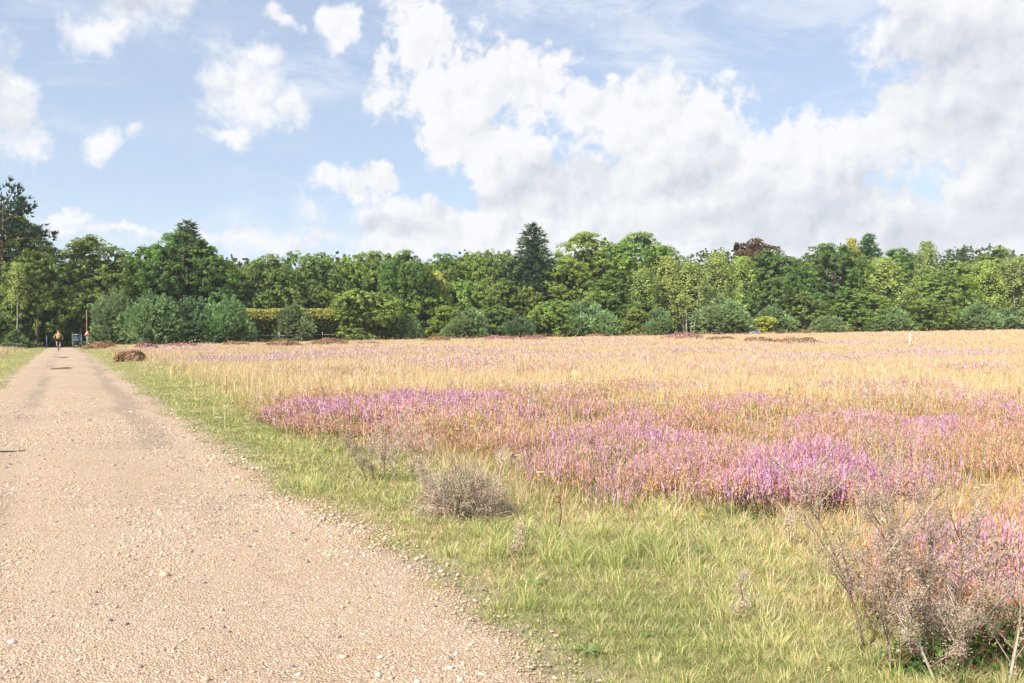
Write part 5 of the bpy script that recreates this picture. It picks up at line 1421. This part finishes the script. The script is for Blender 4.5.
# ------------------------------------------------------------------ sky, sun, camera
SUN_EL, SUN_AZ = radians(41), math.atan2(-0.70, -0.71)   # azimuth measured from +Y towards +X
def build_world():
    w = bpy.data.worlds.new('World'); scene.world = w; w.use_nodes = True
    nt = w.node_tree; nt.nodes.clear(); L = nt.links.new
    out = N(nt, 'ShaderNodeOutputWorld'); bg = N(nt, 'ShaderNodeBackground'); bg.inputs['Strength'].default_value = 0.1
    L(bg.outputs[0], out.inputs[0])
    sky = N(nt, 'ShaderNodeTexSky', sky_type='NISHITA', sun_disc=False)
    sky.sun_elevation = SUN_EL; sky.sun_rotation = SUN_AZ
    sky.air_density = 1.0; sky.dust_density = 1.2; sky.ozone_density = 1.2
    tc = N(nt, 'ShaderNodeTexCoord')
    def M(op, a, b=None, c=None, clamp=False):
        n = N(nt, 'ShaderNodeMath', operation=op); n.use_clamp = clamp
        for i, x in enumerate((a, b, c)):
            if x is None: continue
            if isinstance(x, (int, float)): n.inputs[i].default_value = x
            else: L(x, n.inputs[i])
        return n.outputs[0]
    def VM(op, a, b):
        n = N(nt, 'ShaderNodeVectorMath', operation=op)
        for i, x in enumerate((a, b)):
            if isinstance(x, tuple): n.inputs[i].default_value = x
            elif x is not None: L(x, n.inputs[i])
        return n
    def smooth(x, a, b, lo=0.0, hi=1.0):
        n = N(nt, 'ShaderNodeMapRange', interpolation_type='SMOOTHSTEP')
        n.inputs[1].default_value = a; n.inputs[2].default_value = b; n.inputs[3].default_value = lo; n.inputs[4].default_value = hi
        L(x, n.inputs[0]); return n.outputs[0]
    def noise(vec, s, d, r, dist=0.0, dim='2D'):
        n = N(nt, 'ShaderNodeTexNoise', noise_dimensions=dim); n.inputs['Scale'].default_value = s; n.inputs['Detail'].default_value = d; n.inputs['Roughness'].default_value = r; n.inputs['Distortion'].default_value = dist
        L(vec, n.inputs['Vector']); return n
    D = tc.outputs['Generated']
    sep = N(nt, 'ShaderNodeSeparateXYZ'); L(D, sep.inputs[0])
    az = M('MULTIPLY', M('ARCTAN2', sep.outputs[0], sep.outputs[1]), 57.29578)
    el = M('MULTIPLY', M('ARCSINE', sep.outputs[2]), 57.29578)
    cmb = N(nt, 'ShaderNodeCombineXYZ'); L(az, cmb.inputs[0]); L(el, cmb.inputs[1])
    P0 = cmb.outputs[0]
    # billow warp
    wn = noise(P0, 0.22, 4, 0.6)
    wv = VM('SUBTRACT', wn.outputs['Color'], (.5, .5, .5)); wv2 = VM('MULTIPLY', wv.outputs[0], (5.0, 4.0, 0))
    P = VM('ADD', P0, wv2.outputs[0]).outputs[0]
    def ae(px, py):
        a = math.atan((px - 512) / F); return math.degrees(a), math.degrees(math.atan((HZ - py) / F * cos(a)))
    def field(blobs, k=.25):
        acc = None
        for (px, py, rx, ry) in blobs:
            a, e = ae(px, py); kx = math.degrees(rx / F) * cos(radians(a)) ** 2; ky = math.degrees(ry / F)
            d = VM('SUBTRACT', P, (a, e, 0)); d = VM('MULTIPLY', d.outputs[0], (1 / kx, 1 / ky, 0)); ln = VM('LENGTH', d.outputs[0], None).outputs['Value']
            acc = ln if acc is None else M('SMOOTH_MIN', acc, ln, k)
        return M('SUBTRACT', 1.0, acc)
    def puffs(vec, dv, dn):
        """cauliflower relief: fractal rounded cells plus soft noise"""
        q = noise(vec, .7, 1, .5); qq = VM('MULTIPLY', VM('SUBTRACT', q.outputs['Color'], (.5, .5, .5)).outputs[0], (1.6, 1.6, 0))
        vv = VM('ADD', vec, qq.outputs[0]).outputs[0]
        vo = N(nt, 'ShaderNodeTexVoronoi', feature='F1', voronoi_dimensions='2D'); vo.inputs['Scale'].default_value = .30; vo.inputs['Detail'].default_value = dv
        vo.inputs['Roughness'].default_value = .55; vo.inputs['Lacunarity'].default_value = 2.1; 
        L(vv, vo.inputs['Vector'])
        n = noise(vec, .24, dn, .62)
        return M('ADD', M('MULTIPLY', M('SUBTRACT', .55, vo.outputs['Distance']), .55), M('MULTIPLY', M('SUBTRACT', n.outputs['Fac'], .5), 1.5))
    # cumulus banks given as places in the sky
    CL = [(415, 42, 42, 48), (455, 95, 82, 62), (520, 80, 62, 45), (480, 140, 90, 50), (600, 108, 62, 30), (660, 130, 110, 52), (560, 190, 130, 50), (730, 160, 80, 50),
          (840, 150, 95, 48), (930, 120, 90, 60), (760, 215, 270, 58), (1000, 190, 140, 80), (620, 238, 320, 34), (900, 238, 260, 45), (690, 185, 200, 55), (970, 40, 120, 70), (1050, 60, 110, 120), (430, 225, 110, 36), (500, 245, 200, 25), (372, 184, 34, 15), (325, 178, 22, 16),
          (240, 85, 44, 38), (280, 115, 40, 26), (262, 55, 28, 18), (225, 130, 26, 12), (3, 95, 38, 58), (-20, 60, 50, 40), (15, 140, 36, 16), (140, 4, 80, 30), (100, 22, 34, 24), (99, 145, 20, 18), (138, 138, 18, 10), (283, 13, 22, 10), (345, 24, 24, 20), (250, 240, 130, 13), (140, 232, 120, 7), (70, 218, 40, 6), (1180, 150, 160, 120), (-150, 150, 120, 60), (-230, 30, 120, 70)]
    cum = field(CL)
    pf = puffs(P0, 3, 6)
    dens = M('ADD', M('MULTIPLY_ADD', cum, 1.3, .16), M('MULTIPLY', pf, 1.15))
    # the rest of the sky dome: ordinary broken cloud
    rest = noise(D, 2.2, 4, .55, 0.0, '3D')
    far = M('MAXIMUM', smooth(M('ABSOLUTE', az), 38, 60), smooth(el, 25, 40))
    rd = M('MULTIPLY', M('SUBTRACT', rest.outputs['Fac'], .5), 3.0)
    dmix = N(nt, 'ShaderNodeMix', data_type='FLOAT'); L(far, dmix.inputs[0]); L(dens, dmix.inputs[2]); L(rd, dmix.inputs[3])
    dens = dmix.outputs[0]
    mk = N(nt, 'ShaderNodeMapRange', interpolation_type='SMOOTHSTEP'); L(dens, mk.inputs[0])
    L(smooth(az, -17, -7, -.30, -.05), mk.inputs[1]); L(smooth(az, -17, -7, .95, .44), mk.inputs[2])
    mask = M('MULTIPLY', mk.outputs[0], .97)
    # light and shade of the banks: a second sample towards the sun (up-left)
    off = VM('ADD', P0, (-.55, .75, 0)); pf2 = puffs(off.outputs[0], 2, 4)
    lit = M('SUBTRACT', pf, pf2)
    GRY = [(800, 215, 190, 34), (930, 235, 160, 26), (930, 60, 70, 60), (985, 95, 90, 60), (560, 185, 70, 34), (480, 200, 60, 18), (700, 180, 60, 26), (0, 85, 26, 30), (870, 180, 60, 20), (130, 0, 60, 16), (1010, 200, 80, 40), (390, 228, 60, 12)]
    grey = M('MULTIPLY', smooth(field(GRY, .4), -.6, .9), .54)
    sh = M('ADD', grey, M('MULTIPLY', lit, -.78))
    sh = M('ADD', sh, smooth(dens, .5, 1.6, 0, .12), clamp=True)
    ccol = N(nt, 'ShaderNodeMix', data_type='RGBA'); L(sh, ccol.inputs[0])
    ccol.inputs[6].default_value = CLOUD_W; ccol.inputs[7].default_value = CLOUD_G
    # thin high veil and streaks
    mp = N(nt, 'ShaderNodeMapping'); mp.inputs['Rotation'].default_value = (0, 0, radians(14)); mp.inputs['Scale'].default_value = (.09, .26, 1); L(P0, mp.inputs[0])
    ci = noise(mp.outputs[0], 1.0, 6, .68, .3)
    STR = [(690, 50, 150, 30), (600, 5, 200, 24), (760, 30, 160, 50), (320, 70, 110, 26), (860, 80, 60, 40), (150, 235, 220, 20), (60, 60, 60, 50)]
    cs = smooth(field(STR), -.5, .7)
    cir = M('MULTIPLY', smooth(ci.outputs['Fac'], .40, .72), M('ADD', M('MULTIPLY', cs, .62), .12))
    hz = smooth(el, 11, 0, 0, .30)
    vmx = N(nt, 'ShaderNodeMix', data_type='RGBA'); L(M('ADD', hz, VEIL), vmx.inputs[0]); L(sky.outputs[0], vmx.inputs[6]); vmx.inputs[7].default_value = VEIL_C
    cmx = N(nt, 'ShaderNodeMix', data_type='RGBA'); L(cir, cmx.inputs[0]); L(vmx.outputs[2], cmx.inputs[6]); cmx.inputs[7].default_value = (5.5, 5.7, 6.2, 1)
    fin = N(nt, 'ShaderNodeMix', data_type='RGBA'); L(mask, fin.inputs[0]); L(cmx.outputs[2], fin.inputs[6]); L(ccol.outputs[2], fin.inputs[7])
    L(fin.outputs[2], bg.inputs['Color'])
CLOUD_W = (6.1, 6.15, 6.3, 1); CLOUD_G = (3.95, 4.2, 4.65, 1); VEIL = 0.38; VEIL_C = (5.3, 5.95, 7.2, 1)
build_world()

sd = bpy.data.lights.new('sun', 'SUN'); sd.energy = 4.9; sd.angle = radians(0.5); sd.color = (1.0, .95, .87)
so = link('sun', sd)
from mathutils import Vector
sv = Vector((-0.70, -0.71, 0)).normalized() * cos(SUN_EL) + Vector((0, 0, sin(SUN_EL)))
so.rotation_euler = sv.to_track_quat('Z', 'Y').to_euler()

cam = bpy.data.cameras.new('camera'); co = link('camera', cam)
cam.sensor_width = 36; cam.lens = F * 36 / 1024; cam.clip_start = .05; cam.clip_end = 6000
co.location = (0, 0, CAMZ); co.rotation_euler = (radians(90) - math.atan((341.5 - HZ) / F), 0, 0)
scene.camera = co
scene.render.resolution_x = 1024; scene.render.resolution_y = 683
scene.view_settings.view_transform = 'Standard'; scene.view_settings.look = 'None'
scene.view_settings.exposure = 0.68; scene.view_settings.gamma = 1
scene.cycles.max_bounces = 5; scene.cycles.diffuse_bounces = 3; scene.cycles.transmission_bounces = 3; scene.cycles.glossy_bounces = 2
scene.cycles.use_denoising = True
